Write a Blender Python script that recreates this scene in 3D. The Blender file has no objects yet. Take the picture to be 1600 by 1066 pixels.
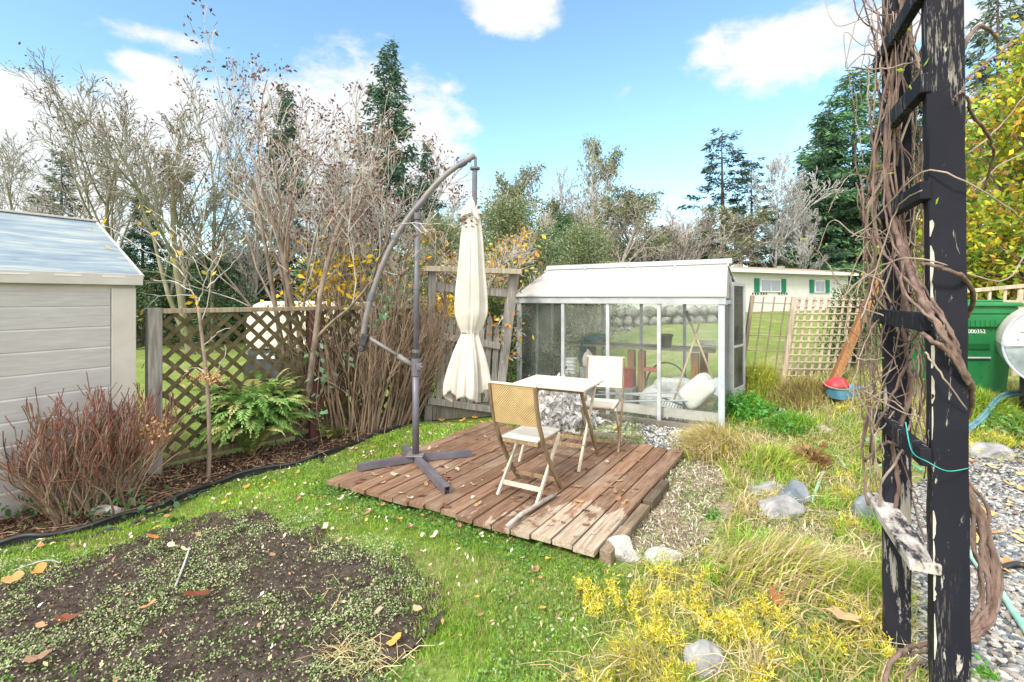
import bpy, math, random
import numpy as np
from mathutils import Vector, Matrix
random.seed(7); R = np.random.default_rng(11)
S = bpy.context.scene
rad = math.radians
# ---------------------------------------------------------------- camera
F, CX, HY, EH = 760.0, 800.0, 465.0, 1.64
cam = bpy.data.objects.new('camera', bpy.data.cameras.new('camera'))
S.collection.objects.link(cam); S.camera = cam
cam.location = (0, 0, EH); cam.rotation_euler = (rad(90), 0, 0)
cam.data.sensor_width = 36; cam.data.lens = F/1600*36
cam.data.shift_y = -(533-HY)/1600
cam.data.clip_end = 600; cam.data.clip_start = 0.05
# ---------------------------------------------------------------- world
SUN_AZ, SUN_EL = rad(218), rad(40)      # compass bearing of the sun (0 = +Y, clockwise)
w = bpy.data.worlds.new('World'); S.world = w; w.use_nodes = True
nt = w.node_tree; nt.nodes.clear()
def NN(t, **k):
    n = nt.nodes.new(t)
    for a, b in k.items(): setattr(n, a, b)
    return n
sky = NN('ShaderNodeTexSky', sky_type='NISHITA', sun_disc=False)
sky.sun_elevation = SUN_EL; sky.sun_rotation = SUN_AZ; sky.air_density = 1.0; sky.dust_density = 0.3; sky.ozone_density = 1.0
tint = NN('ShaderNodeMix', data_type='RGBA', blend_type='MULTIPLY'); tint.inputs[0].default_value = 1
tint.inputs[7].default_value = (0.78, 0.92, 0.90, 1)
nt.links.new(sky.outputs[0], tint.inputs[6])
tc = NN('ShaderNodeTexCoord')
def M(op, a, b=None, c=None, clamp=False):
    n = NN('ShaderNodeMath', operation=op); n.use_clamp = clamp
    for i, v in enumerate((a, b, c)):
        if v is None: continue
        if isinstance(v, (int, float)): n.inputs[i].default_value = v
        else: nt.links.new(v, n.inputs[i])
    return n.outputs[0]
def pdir(px, py):
    v = Vector(((px-CX)/F, 1, (HY-py)/F)); return v.normalized()
noise = NN('ShaderNodeTexNoise'); noise.inputs['Scale'].default_value = 7.5; noise.inputs['Detail'].default_value = 9; noise.inputs['Roughness'].default_value = .62
mp = NN('ShaderNodeMapping'); mp.inputs['Scale'].default_value = (1, 1, 1.9)
nt.links.new(tc.outputs['Generated'], mp.inputs[0]); nt.links.new(mp.outputs[0], noise.inputs[0])
tot = None
# cloud banks: centre direction, half width, half height
for px, py, sx, sz, k in [(30, 215, .40, .135, 1.35), (270, 200, .22, .10, 1.1), (570, 240, .28, .22, 1.5), (450, 150, .20, .07, .9), (790, 10, .12, .06, 1.3), (250, 58, .11, .03, .8),
                       (240, 110, .08, .045, 1.0), (1240, 75, .22, .08, 1.2), (1110, 80, .07, .05, .8), (1420, 50, .18, .08, .8), (700, 300, .25, .10, .6), (1010, 360, .35, .06, .7), (980, 140, .05, .04, .5),
                       (700, 135, .06, .04, .6), (100, 330, .4, .12, .8), (1560, 200, .3, .3, .6), (60, 118, .10, .03, .6)]:
    c = pdir(px, py)
    sub = NN('ShaderNodeVectorMath', operation='SUBTRACT'); nt.links.new(tc.outputs['Generated'], sub.inputs[0]); sub.inputs[1].default_value = c
    mul = NN('ShaderNodeVectorMath', operation='MULTIPLY'); nt.links.new(sub.outputs[0], mul.inputs[0]); mul.inputs[1].default_value = (1/sx, 1/sx, 1/sz)
    ln = NN('ShaderNodeVectorMath', operation='LENGTH'); nt.links.new(mul.outputs[0], ln.inputs[0])
    v = M('MULTIPLY', M('SUBTRACT', 1.0, ln.outputs['Value'], clamp=True), k)
    tot = v if tot is None else M('MAXIMUM', tot, v)
# unseen cloud behind and overhead, added and brightened as neutral fill light
nb = NN('ShaderNodeTexNoise'); nb.inputs['Scale'].default_value = 1.6; nb.inputs['Detail'].default_value = 3
nt.links.new(mp.outputs[0], nb.inputs[0])
geny = NN('ShaderNodeSeparateXYZ'); nt.links.new(tc.outputs['Generated'], geny.inputs[0])
offv = M('MAXIMUM', M('SUBTRACT', .15, geny.outputs[1]), M('SUBTRACT', geny.outputs[2], .62))
back = M('MULTIPLY', M('MULTIPLY', M('SUBTRACT', nb.outputs[0], .15, clamp=True), 3.0), M('MULTIPLY', offv, 5.0, clamp=True), clamp=True)
tot = M('MAXIMUM', tot, back)
dens = M('ADD', M('MULTIPLY', tot, 1.25), M('MULTIPLY', M('SUBTRACT', noise.outputs[0], .5), 2.3))
ramp = NN('ShaderNodeMapRange', interpolation_type='SMOOTHSTEP'); ramp.inputs[1].default_value = .30; ramp.inputs[2].default_value = .86
gate_ = M('MULTIPLY', M('GREATER_THAN', tot, 0.0), 1.0)
nt.links.new(dens, ramp.inputs[0])
cm = M('MULTIPLY', M('MULTIPLY', ramp.outputs[0], M('MULTIPLY', tot, 6.0, clamp=True)), .93)
shade = NN('ShaderNodeMix', data_type='RGBA'); shade.inputs[6].default_value = (2.5, 2.56, 2.62, 1); shade.inputs[7].default_value = (3.3, 3.3, 3.28, 1)
nt.links.new(noise.outputs[0], shade.inputs[0])
br_c = NN('ShaderNodeMix', data_type='RGBA'); br_c.inputs[7].default_value = (8.2, 7.9, 7.4, 1); nt.links.new(M('MULTIPLY', offv, 3.0, clamp=True), br_c.inputs[0]); nt.links.new(shade.outputs[2], br_c.inputs[6]); shade = br_c
mx = NN('ShaderNodeMix', data_type='RGBA'); nt.links.new(cm, mx.inputs[0]); nt.links.new(tint.outputs[2], mx.inputs[6]); nt.links.new(shade.outputs[2], mx.inputs[7])
bg = NN('ShaderNodeBackground'); bg.inputs[1].default_value = 0.15
wo = NN('ShaderNodeOutputWorld'); nt.links.new(mx.outputs[2], bg.inputs[0]); nt.links.new(bg.outputs[0], wo.inputs[0])
# ---------------------------------------------------------------- sun (thin high cloud softens it)
sl = bpy.data.lights.new('sun', 'SUN'); sl.energy = 1.75; sl.angle = rad(9); sl.color = (1, .95, .87)
so = bpy.data.objects.new('sun', sl); S.collection.objects.link(so)
sd = Vector((math.sin(SUN_AZ)*math.cos(SUN_EL), math.cos(SUN_AZ)*math.cos(SUN_EL), math.sin(SUN_EL)))
so.rotation_euler = sd.to_track_quat('Z', 'Y').to_euler()
S.view_settings.view_transform = 'Standard'; S.view_settings.look = 'None'; S.view_settings.gamma = 1
S.view_settings.exposure = 1.27
S.cycles.max_bounces = 8; S.cycles.transparent_max_bounces = 24; S.cycles.diffuse_bounces = 4
# ================================================================ helpers
COL = S.collection
ORG = {}
def norm(v): return v/np.maximum(np.linalg.norm(v, axis=-1, keepdims=True), 1e-9)
def sm(t): t = np.clip(t, 0, 1); return t*t*(3-2*t)
def vnoise(x, y, s=1.0, seed=0):
    x = np.asarray(x, float)*s+seed*17.3; y = np.asarray(y, float)*s+seed*9.1
    xi = np.floor(x); yi = np.floor(y); fx = sm(x-xi); fy = sm(y-yi)
    def h(a, b): return np.modf(np.abs(np.sin(a*127.1+b*311.7+seed)*43758.5453))[0]
    return (h(xi, yi)*(1-fx)+h(xi+1, yi)*fx)*(1-fy)+(h(xi, yi+1)*(1-fx)+h(xi+1, yi+1)*fx)*fy
def terr(x, y):
    x = np.asarray(x, float); y = np.asarray(y, float)
    z = .30*sm((x-1.9)/2.6)*sm((y-3.6)/3.2)
    z = z+.28*sm((x-3.4)/1.8)*sm((y-3.8)/1.8)*(1-sm((y-8)/6)*.6)
    z = z+.5*sm((y-9)/14)*sm((x+3)/6)
    z = z+.13*sm((x-.7)/.9)*(1-sm((y-2.3)/1.2))
    z = z+.5*sm((x-16)/12)*sm((y-12)/10)
    return z
def relief(x, y): return .018*(vnoise(x, y, 2.2, 3)-.5)+.012*(vnoise(x, y, 6, 5)-.5)
def ground(x, y): return terr(x, y)+relief(x, y)
def gp(px, py, z=None):
    "the point of the ground (or of the level z) that the photograph shows at a pixel"
    zz = 0. if z is None else z
    for _ in range(30):
        d = (EH-zz)*F/(py-HY); x = (px-CX)/F*d
        if z is not None: break
        zz = .5*zz+.5*float(terr(x, d))
    return Vector((x, d, zz))
def P(px, py, d): return Vector(((px-CX)/F*d, d, EH+(HY-py)/F*d))
A = Vector((.52, .854, 0)).normalized(); B = Vector((.854, -.52, 0)).normalized()
UP = Vector((0, 0, 1))
def inpoly(x, y, poly):
    x = np.asarray(x); y = np.asarray(y); r = np.zeros(x.shape, bool); n = len(poly); j = n-1
    for i in range(n):
        xi, yi = poly[i]; xj, yj = poly[j]
        c = ((yi > y) != (yj > y)) & (x < (xj-xi)*(y-yi)/((yj-yi) if yj != yi else 1e-9)+xi)
        r ^= c; j = i
    return r
class MB:
    def __init__(s): s.V = []; s.Fc = []; s.C = []; s.n = 0
    def add(s, V, Fs, col=(1, 1, 1)):
        V = np.asarray(V, float).reshape(-1, 3); k = len(V)
        c = np.asarray(col, float)
        if c.ndim == 1: c = np.tile(c[:3], (k, 1))
        s.V.append(V); s.C.append(c)
        if not isinstance(Fs, list) or (Fs and isinstance(Fs[0], (tuple,))): Fs = [Fs]
        for f in Fs:
            if isinstance(f, list) or isinstance(f, np.ndarray):
                s.Fc.append(np.asarray(f, int).reshape(-1, np.asarray(f).shape[-1])+s.n)
        s.n += k
        return s
    def poly(s, V, faces, col=(1, 1, 1)):      # faces of mixed size
        g = {}
        for f in faces: g.setdefault(len(f), []).append(f)
        V = np.asarray([tuple(v) for v in V], float); k = len(V)
        s.V.append(V); s.C.append(np.tile(np.asarray(col, float)[:3], (k, 1)))
        for f in g.values(): s.Fc.append(np.asarray(f, int)+s.n)
        s.n += k; return s
    def box(s, c, size, ax=None, col=(1, 1, 1)):
        "box centred on c; ax = three axis vectors"
        if ax is None: ax = (Vector((1, 0, 0)), Vector((0, 1, 0)), UP)
        c = Vector(c); V = []
        for i in (-.5, .5):
            for j in (-.5, .5):
                for k in (-.5, .5): V.append(c+ax[0]*size[0]*i+ax[1]*size[1]*j+ax[2]*size[2]*k)
        return s.poly(V, [(0, 1, 3, 2), (4, 6, 7, 5), (0, 4, 5, 1), (2, 3, 7, 6), (0, 2, 6, 4), (1, 5, 7, 3)], col)
    def beam(s, a, b, w, h, up=UP, col=(1, 1, 1)):
        "bar from a to b, w across, h along up"
        a = Vector(a); b = Vector(b); t = (b-a).normalized(); x = t.cross(up)
        if x.length < 1e-4: x = t.cross(Vector((0, 1, 0)))
        x.normalize(); u = x.cross(t).normalized()
        return s.box((a+b)/2, ((b-a).length, w, h), (t, x, u), col)
    def prism(s, pts, d, col=(1, 1, 1)):
        "outline pts (3D, planar) extruded by vector d"
        n = len(pts); V = [Vector(p) for p in pts]+[Vector(p)+Vector(d) for p in pts]
        return s.poly(V, [tuple(range(n))[::-1], tuple(range(n, 2*n))]+[(i, (i+1) % n, n+(i+1) % n, n+i) for i in range(n)], col)
    def tube(s, pts, r, sides=8, cap=True, col=(1, 1, 1)):
        p = np.asarray([tuple(q) for q in pts], float); n = len(p)
        r = np.full(n, r) if np.isscalar(r) else np.asarray(r, float)
        V, Fq = tubes(p[None], r[None], sides); s.add(V, [Fq], col)
        if cap:
            o = s.n-len(V)
            s.Fc.append(np.array([[o+i for i in range(sides)][::-1]])); s.Fc.append(np.array([[o+(n-1)*sides+i for i in range(sides)]]))
        return s
    def build(s, name, mat, parent=None, smooth=False, bevel=0, origin=None):
        V = np.concatenate(s.V); C = np.concatenate(s.C)
        if parent is not None: org = ORG[parent.name]
        elif origin is not None: org = np.array(tuple(origin), float)
        else:
            lo = V.min(0); hi = V.max(0); org = np.array([(lo[0]+hi[0])/2, (lo[1]+hi[1])/2, lo[2]])
        me = bpy.data.meshes.new(name); V = V-org
        me.vertices.add(len(V)); me.vertices.foreach_set('co', V.astype(np.float32).ravel())
        tot = sum(f.size for f in s.Fc); npoly = sum(len(f) for f in s.Fc)
        me.loops.add(tot); me.polygons.add(npoly)
        me.loops.foreach_set('vertex_index', np.concatenate([f.ravel() for f in s.Fc]).astype(np.int32))
        sizes = np.concatenate([np.full(len(f), f.shape[1]) for f in s.Fc]); st = np.concatenate([[0], np.cumsum(sizes)[:-1]])
        me.polygons.foreach_set('loop_start', st.astype(np.int32))
        me.polygons.foreach_set('use_smooth', np.full(npoly, smooth))
        at = me.attributes.new('Col', 'FLOAT_COLOR', 'POINT')
        at.data.foreach_set('color', np.concatenate([C, np.ones((len(C), 1))], 1).astype(np.float32).ravel())
        me.update(calc_edges=True); me.materials.append(mat)
        o = bpy.data.objects.new(name, me); COL.objects.link(o)
        if parent is not None: o.parent = parent
        else: o.location = org
        ORG[o.name] = org
        if bevel:
            m = o.modifiers.new('bevel', 'BEVEL'); m.width = bevel; m.segments = 2; m.limit_method = 'ANGLE'
        return o
def tubes(Pp, Rr, sides):
    M_, n, _ = Pp.shape
    T = np.empty_like(Pp); T[:, 1:-1] = Pp[:, 2:]-Pp[:, :-2]; T[:, 0] = Pp[:, 1]-Pp[:, 0]; T[:, -1] = Pp[:, -1]-Pp[:, -2]
    T = norm(T); mt = norm(Pp[:, -1]-Pp[:, 0]+1e-6)
    ref = np.where(np.abs(mt[:, 2:3]) < .75, np.array([[0, 0, 1.]]), np.array([[.9, .43, 0]]))[:, None, :]
    X = norm(np.cross(T, ref)); Y = np.cross(T, X)
    a = np.arange(sides)/sides*2*np.pi
    V = Pp[:, :, None]+Rr[:, :, None, None]*(np.cos(a)[None, None, :, None]*X[:, :, None]+np.sin(a)[None, None, :, None]*Y[:, :, None])
    i = np.arange(M_)[:, None, None]*n*sides; j = np.arange(n-1)[None, :, None]*sides; k = np.arange(sides)[None, None]; k2 = (k+1) % sides
    Fq = np.stack(np.broadcast_arrays(i+j+k, i+j+k2, i+j+sides+k2, i+j+sides+k), -1).reshape(-1, 4)
    return V.reshape(-1, 3), Fq
def tag(o, label=None, cat=None, group=None, kind=None):
    if label: o['label'] = label
    if cat: o['category'] = cat
    if group: o['group'] = group
    if kind: o['kind'] = kind
    return o
def thing(name, label, cat, loc=(0, 0, 0), group=None):
    o = bpy.data.objects.new(name, None); COL.objects.link(o); o.location = loc; o.empty_display_size = .1
    ORG[o.name] = np.array(tuple(loc), float); return tag(o, label, cat, group)
def dup(root, loc=None, rotz=None, scale=None, label=None, group=None):
    def rec(o, par):
        c = o.copy(); COL.objects.link(c)
        if par is not None: c.parent = par
        for ch in [x for x in list(COL.objects) if x.parent == o]: rec(ch, c)
        return c
    c = rec(root, None)
    if loc is not None: c.location = loc
    if rotz is not None: c.rotation_euler = (0, 0, rotz)
    if scale is not None: c.scale = scale if hasattr(scale, '__len__') else (scale,)*3
    if label: c['label'] = label
    if group: c['group'] = group
    return c
def place(o, loc, rotz=0, scale=1):
    o.location = loc; o.rotation_euler = (0, 0, rotz); o.scale = scale if hasattr(scale, '__len__') else (scale,)*3
    return o
# ---------------------------------------------------------------- materials
class Mat:
    def __init__(s, name, rough=.7, spec=.3, metal=0):
        s.m = bpy.data.materials.new(name); s.m.use_nodes = True; s.t = s.m.node_tree; s.b = s.t.nodes['Principled BSDF']
        s.b.inputs['Roughness'].default_value = rough; s.b.inputs['Specular IOR Level'].default_value = spec; s.b.inputs['Metallic'].default_value = metal
        s.tc = s.t.nodes.new('ShaderNodeTexCoord')
    def L(s, a, b): s.t.links.new(a, b)
    def vec(s, scale=(1, 1, 1), rotz=0, loc=(0, 0, 0)):
        r = s.t.nodes.new('ShaderNodeMapping'); r.inputs['Rotation'].default_value = (0, 0, rotz); r.inputs['Location'].default_value = loc
        s.L(s.tc.outputs['Object'], r.inputs[0]); q = s.t.nodes.new('ShaderNodeMapping'); q.inputs['Scale'].default_value = scale
        s.L(r.outputs[0], q.inputs[0]); return q.outputs[0]
    def noise(s, scale, detail=4, rough=.6, v=None, dist=0):
        n = s.t.nodes.new('ShaderNodeTexNoise'); n.inputs['Scale'].default_value = scale; n.inputs['Detail'].default_value = detail; n.inputs['Roughness'].default_value = rough; n.inputs['Distortion'].default_value = dist
        s.L(v if v is not None else s.tc.outputs['Object'], n.inputs[0]); return n.outputs[0]
    def ramp(s, f, stops, interp='LINEAR'):
        n = s.t.nodes.new('ShaderNodeValToRGB'); n.color_ramp.interpolation = interp
        e = n.color_ramp.elements
        while len(e) < len(stops): e.new(.5)
        for i, (p, c) in enumerate(stops):
            e[i].position = p; e[i].color = (*c, 1) if hasattr(c, '__len__') else (c, c, c, 1)
        s.L(f, n.inputs[0]); return n.outputs[0]
    def col(s):
        n = s.t.nodes.new('ShaderNodeAttribute'); n.attribute_name = 'Col'; return n.outputs[0]
    def mix(s, f, a, b, mode='MIX'):
        n = s.t.nodes.new('ShaderNodeMix'); n.data_type = 'RGBA'; n.blend_type = mode
        for i, v in ((0, f), (6, a), (7, b)):
            if isinstance(v, (int, float)): n.inputs[i].default_value = v if i == 0 else (v, v, v, 1)
            elif isinstance(v, tuple): n.inputs[i].default_value = (*v, 1)
            else: s.L(v, n.inputs[i])
        return n.outputs[2]
    def math(s, op, a, b=0., clamp=False):
        n = s.t.nodes.new('ShaderNodeMath'); n.operation = op; n.use_clamp = clamp
        for i, v in enumerate((a, b)):
            if isinstance(v, (int, float)): n.inputs[i].default_value = v
            else: s.L(v, n.inputs[i])
        return n.outputs[0]
    def base(s, c): s.L(c, s.b.inputs['Base Color']); return s
    def bump(s, h, st=.3, d=.01):
        n = s.t.nodes.new('ShaderNodeBump'); n.inputs['Strength'].default_value = st; n.inputs['Distance'].default_value = d
        s.L(h, n.inputs['Height']); s.L(n.outputs[0], s.b.inputs['Normal']); return s
def two(name, c1, c2, scale=6, rough=.75, bump=.2, detail=5, metal=0, spec=.3, vs=(1, 1, 1), rz=0, bd=.01):
    m = Mat(name, rough, spec, metal); v = m.vec(vs, rz); n = m.noise(scale, detail, .62, v)
    m.base(m.ramp(n, [(.32, c1), (.68, c2)]))
    if bump: m.bump(m.noise(scale*3, 4, .6, v), bump, bd)
    return m.m
def leafmat(name, trans=.35, rough=.55):
    m = Mat(name, rough, .25); c = m.col(); n = m.noise(9, 2)
    cc = m.mix(1., c, m.ramp(n, [(.3, .78), (.7, 1.2)]), 'MULTIPLY'); m.base(cc)
    tr = m.t.nodes.new('ShaderNodeBsdfTranslucent'); m.L(cc, tr.inputs[0])
    mx = m.t.nodes.new('ShaderNodeMixShader'); mx.inputs[0].default_value = trans
    m.L(m.b.outputs[0], mx.inputs[1]); m.L(tr.outputs[0], mx.inputs[2]); m.L(mx.outputs[0], m.t.nodes['Material Output'].inputs[0]); return m.m
def wood(name, c1, c2, ang=0, axis='x', rough=.8, gscale=3, usecol=False, bump=.35):
    "grain along the given local direction"
    m = Mat(name, rough, .2); vs = {'x': (1, 14, 14), 'y': (14, 1, 14), 'z': (14, 14, 1)}[axis]
    v = m.vec(vs, -ang); n = m.noise(gscale, 6, .65, v, .3); b = m.noise(2.2, 3)
    c = m.ramp(n, [(.3, c1), (.7, c2)]); c = m.mix(1., c, m.ramp(b, [(.3, .75), (.7, 1.15)]), 'MULTIPLY')
    if usecol: c = m.mix(1., c, m.col(), 'MULTIPLY')
    m.base(c); m.bump(n, bump, .004); return m.m
MT = {}
MT['leaf'] = leafmat('leaf_surface'); MT['needle'] = leafmat('needle_surface', .2, .6); MT['grass'] = leafmat('grass_surface', .3, .5); MT['dead'] = leafmat('dead_leaf_surface', .15, .8)
def barkmat(name, c1, c2, s=14):
    m = Mat(name, .9, .15); v = m.vec((1, 1, .35)); n = m.noise(s, 5, .65, v); m.base(m.ramp(n, [(.3, c1), (.7, c2)])); m.bump(n, .4, .01); return m.m
MT['bark_grey'] = barkmat('pale_grey_bark', (.20, .175, .155), (.55, .52, .48))
MT['bark_brown'] = barkmat('brown_bark', (.11, .08, .06), (.32, .26, .21))
MT['bark_moss'] = barkmat('mossy_bark', (.08, .10, .035), (.27, .24, .18), 4)
MT['bark_twig'] = barkmat('grey_green_twig_bark', (.12, .12, .08), (.30, .29, .24), 6)
MT['bark_white'] = barkmat('white_bark', (.30, .295, .28), (.55, .55, .54))
MT['bark_dark'] = barkmat('dark_bark', (.06, .045, .035), (.15, .12, .10))
MT['stem_red'] = barkmat('reddish_stem', (.10, .035, .028), (.27, .13, .10), 9)
MT['stem_tan'] = barkmat('tan_stem', (.12, .08, .055), (.33, .25, .18), 9)
# ---------------------------------------------------------------- vegetation builders
def leafquads(mb, C, size, cols, aspect=.55, flat=0., rng=R, bend=.25, dirs=None):
    n = len(C)
    if n == 0: return
    d = norm(rng.normal(size=(n, 3))) if dirs is None else norm(dirs+rng.normal(size=(n, 3))*.15)
    nn = rng.normal(size=(n, 3)); nn[:, 2] += flat*3; nn = norm(nn); s_ = norm(np.cross(d, nn)); nn = np.cross(s_, d)
    L = np.asarray(size)*rng.uniform(.6, 1.3, n) if np.isscalar(size) else np.asarray(size); W = L*aspect
    L = L[:, None]; W = W[:, None]
    V = np.stack([C, C+d*L*.45+s_*W*.5-nn*L*bend*.3, C+d*L-nn*L*bend, C+d*L*.45-s_*W*.5-nn*L*bend*.3], 1)
    cols = np.asarray(cols, float)
    cc = cols[rng.integers(0, len(cols), n)] if cols.ndim == 2 and len(cols) != n else cols
    cc = cc*rng.uniform(.75, 1.25, (n, 1))
    mb.add(V.reshape(-1, 3), [np.arange(4*n).reshape(n, 4)], np.repeat(cc, 4, 0))
def blades(mb, Pb, h, wdt, cols, lean=.5, rng=R, leandir=None, droop=.3):
    n = len(Pb); h = np.asarray(h)*rng.uniform(.55, 1.3, n) if np.isscalar(h) else h
    a = rng.uniform(0, 2*np.pi, n); ld = np.stack([np.cos(a), np.sin(a), np.zeros(n)], 1)
    if leandir is not None: ld = norm(ld*.6+np.asarray(leandir))
    ln = (rng.uniform(.2, 1, n)*lean)[:, None]; s_ = np.stack([-ld[:, 1], ld[:, 0], np.zeros(n)], 1)
    ang = rng.uniform(0, 6.28, n)[:, None]; s_ = norm(s_*np.cos(ang)+ld*np.sin(ang)*.8)
    H = h[:, None]; up = np.array([[0, 0, 1.]]); W = (np.asarray(wdt)*rng.uniform(.7, 1.3, n))[:, None]*.5
    m1 = Pb+up*H*.55*(1-ln*.25)+ld*H*ln*.35; t = Pb+up*H*(1-ln*(.35+droop))+ld*H*ln*1.05
    V = np.stack([Pb-s_*W, Pb+s_*W, m1+s_*W*.8, m1-s_*W*.8, t], 1).reshape(-1, 3)
    o = np.arange(n)[:, None]*5
    cols = np.asarray(cols, float); cc = cols[rng.integers(0, len(cols), n)] if len(cols) != n else cols
    cc = cc*rng.uniform(.7, 1.3, (n, 1))
    mb.add(V, [o+np.array([[0, 1, 2, 3]]), o+np.array([[3, 2, 4]])], np.repeat(cc, 5, 0))
def grow(rng, p, d, L, r, lvl, spec, out, tips):
    sp = spec[lvl]; n = sp['seg']; pts = [p]; rs = [r]; step = L/n; d = d/np.linalg.norm(d)
    end = r*sp.get('tap', .4)
    for i in range(n):
        d = d+rng.normal(size=3)*sp['wig']; d[2] += sp['up']; d /= np.linalg.norm(d)
        p = p+d*step; pts.append(p); rs.append(r+(end-r)*(i+1)/n)
    out.setdefault(lvl, []).append((pts, rs)); tips.append((pts[-1], d, lvl))
    if lvl+1 >= len(spec): return
    k = sp['nch']; k = int(k*rng.uniform(.7, 1.3)+.5)
    for c in range(k):
        t = sp['t0']+(1-sp['t0'])*(c+rng.uniform(.1, .9))/max(k, 1); i = min(int(t*n), n-1); f = t*n-i
        q = pts[i]*(1-f)+pts[i+1]*f; dd = pts[i+1]-pts[i]; dd = dd/np.linalg.norm(dd)
        s = np.cross(dd, rng.normal(size=3)); s /= np.linalg.norm(s)
        a = rad(sp['ang']*rng.uniform(.7, 1.25)); nd = dd*math.cos(a)+s*math.sin(a)
        grow(rng, q, nd, L*sp['ratio']*rng.uniform(.7, 1.2)*(1.15-.55*t), (rs[i])*sp.get('rr', .55), lvl+1, spec, out, tips)
def wood_mesh(out, sides=(8, 6, 4, 3, 3, 3), lv=None):
    mb = MB()
    for l, br in out.items():
        if lv is not None and l not in lv: continue
        Pp = np.array([b[0] for b in br]); Rr = np.array([b[1] for b in br])
        V, Fq = tubes(Pp, Rr, sides[min(l, len(sides)-1)]); mb.add(V, [Fq])
    return mb
def bare_tree(name, label, seed, h, r, spec, mat, twigmat, d0=(0, 0, 1), stems=1, spread=.25, group=None, cat='tree', leaves=None, loc=(0, 0, 0), baser=.1, minr=0.):
    rng = np.random.default_rng(seed); out = {}; tips = []
    for s_ in range(stems):
        a = rng.uniform(0, 6.28); dd = np.array(d0, float)+(np.array([math.cos(a), math.sin(a), 0])*spread*rng.uniform(.3, 1) if stems > 1 else 0)
        p0 = np.array([math.cos(a)*baser*rng.uniform(0, 1), math.sin(a)*baser*rng.uniform(0, 1), -.05]) if stems > 1 else np.array([0, 0, -.05])
        grow(rng, p0, dd, h*rng.uniform(.75, 1.05), r*rng.uniform(.7, 1.1), 0, spec, out, tips)
    if minr:
        for l in out: out[l] = [(a_, [max(x, minr) for x in b_]) for a_, b_ in out[l]]
    t = thing(name, label, cat, (0, 0, 0), group)
    wood_mesh(out, lv=(0, 1)).build('trunk', mat, t, smooth=True)
    wood_mesh(out, lv=(2, 3, 4, 5)).build('crown', twigmat, t)
    if leaves:
        for part, cols, size, frac, cl, mt in leaves:
            mb = MB(); tp = [q for q in tips if q[2] >= len(spec)-2]; rng.shuffle(tp) if False else None
            idx = rng.permutation(len(tp))[:int(len(tp)*frac)]
            C = np.array([tp[i][0] for i in idx]); C = np.repeat(C, cl, 0)+rng.normal(size=(len(C)*cl, 3))*size*.9
            leafquads(mb, C, size, cols, rng=rng); mb.build(part, mt, t)
    return t
def conifer(name, label, seed, h, rmax, nb, npb, ls, cols, sparse=0, group=None, power=.85, start=.08, droop=.35):
    rng = np.random.default_rng(seed); t = thing(name, label, 'tree', (0, 0, 0), group)
    mb = MB(); mb.tube([(0, 0, -.2), (h*.004, 0, h*.5), (0, h*.004, h*.99)], [h*.014, h*.009, .01], 7)
    lf = MB(); Pp = []; Rr = []; C = []; Dd = []
    for b in range(nb):
        u = (b+rng.uniform())/nb; z = h*(start+(1-start)*u**.9); a = rng.uniform(0, 6.28)
        L = rmax*max(.05, (1-z/h))**power*rng.uniform(.42, 1.22)+.12
        if sparse and rng.uniform() < sparse*.4: L *= .45
        o = np.array([math.cos(a), math.sin(a), 0]); tt = np.linspace(0, 1, 5)[:, None]
        dr = droop*rng.uniform(.4, 1.3)
        sp = np.array([0, 0, z])+o*L*tt+np.array([0, 0, 1])*L*(-dr*tt+.35*dr*tt**3+.12*tt)
        Pp.append(sp); Rr.append(np.linspace(max(.012, L*.012), .004, 5))
        k = max(3, int(npb*(L/rmax)*rng.uniform(.7, 1.3)))
        f = rng.uniform(.15 if not sparse else .45, 1.03, k); f = f**.75
        i = np.clip((f*4).astype(int), 0, 3); g = f*4-i
        q = sp[i]*(1-g)[:, None]+sp[i+1]*g[:, None]
        side = np.array([-o[1], o[0], 0]); lat = rng.normal(size=k)*L*.16*(1.15-f)
        q = q+side*lat[:, None]+rng.normal(size=(k, 3))*ls*.35; q[:, 2] -= np.abs(lat)*.35
        C.append(q); Dd.append(o[None]*.8+side[None]*np.sign(lat)[:, None]*.8+np.array([[0, 0, -.45]])+rng.normal(size=(k, 3))*.35)
    V, Fq = tubes(np.array(Pp), np.array(Rr), 3); mb.add(V, [Fq]); mb.build('trunk', MT['bark_dark'], t)
    C = np.concatenate(C); Dd = np.concatenate(Dd)
    leafquads(lf, C, ls, cols, aspect=.30, rng=rng, dirs=Dd, bend=.3); lf.build('crown', MT['needle'], t)
    return t
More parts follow.
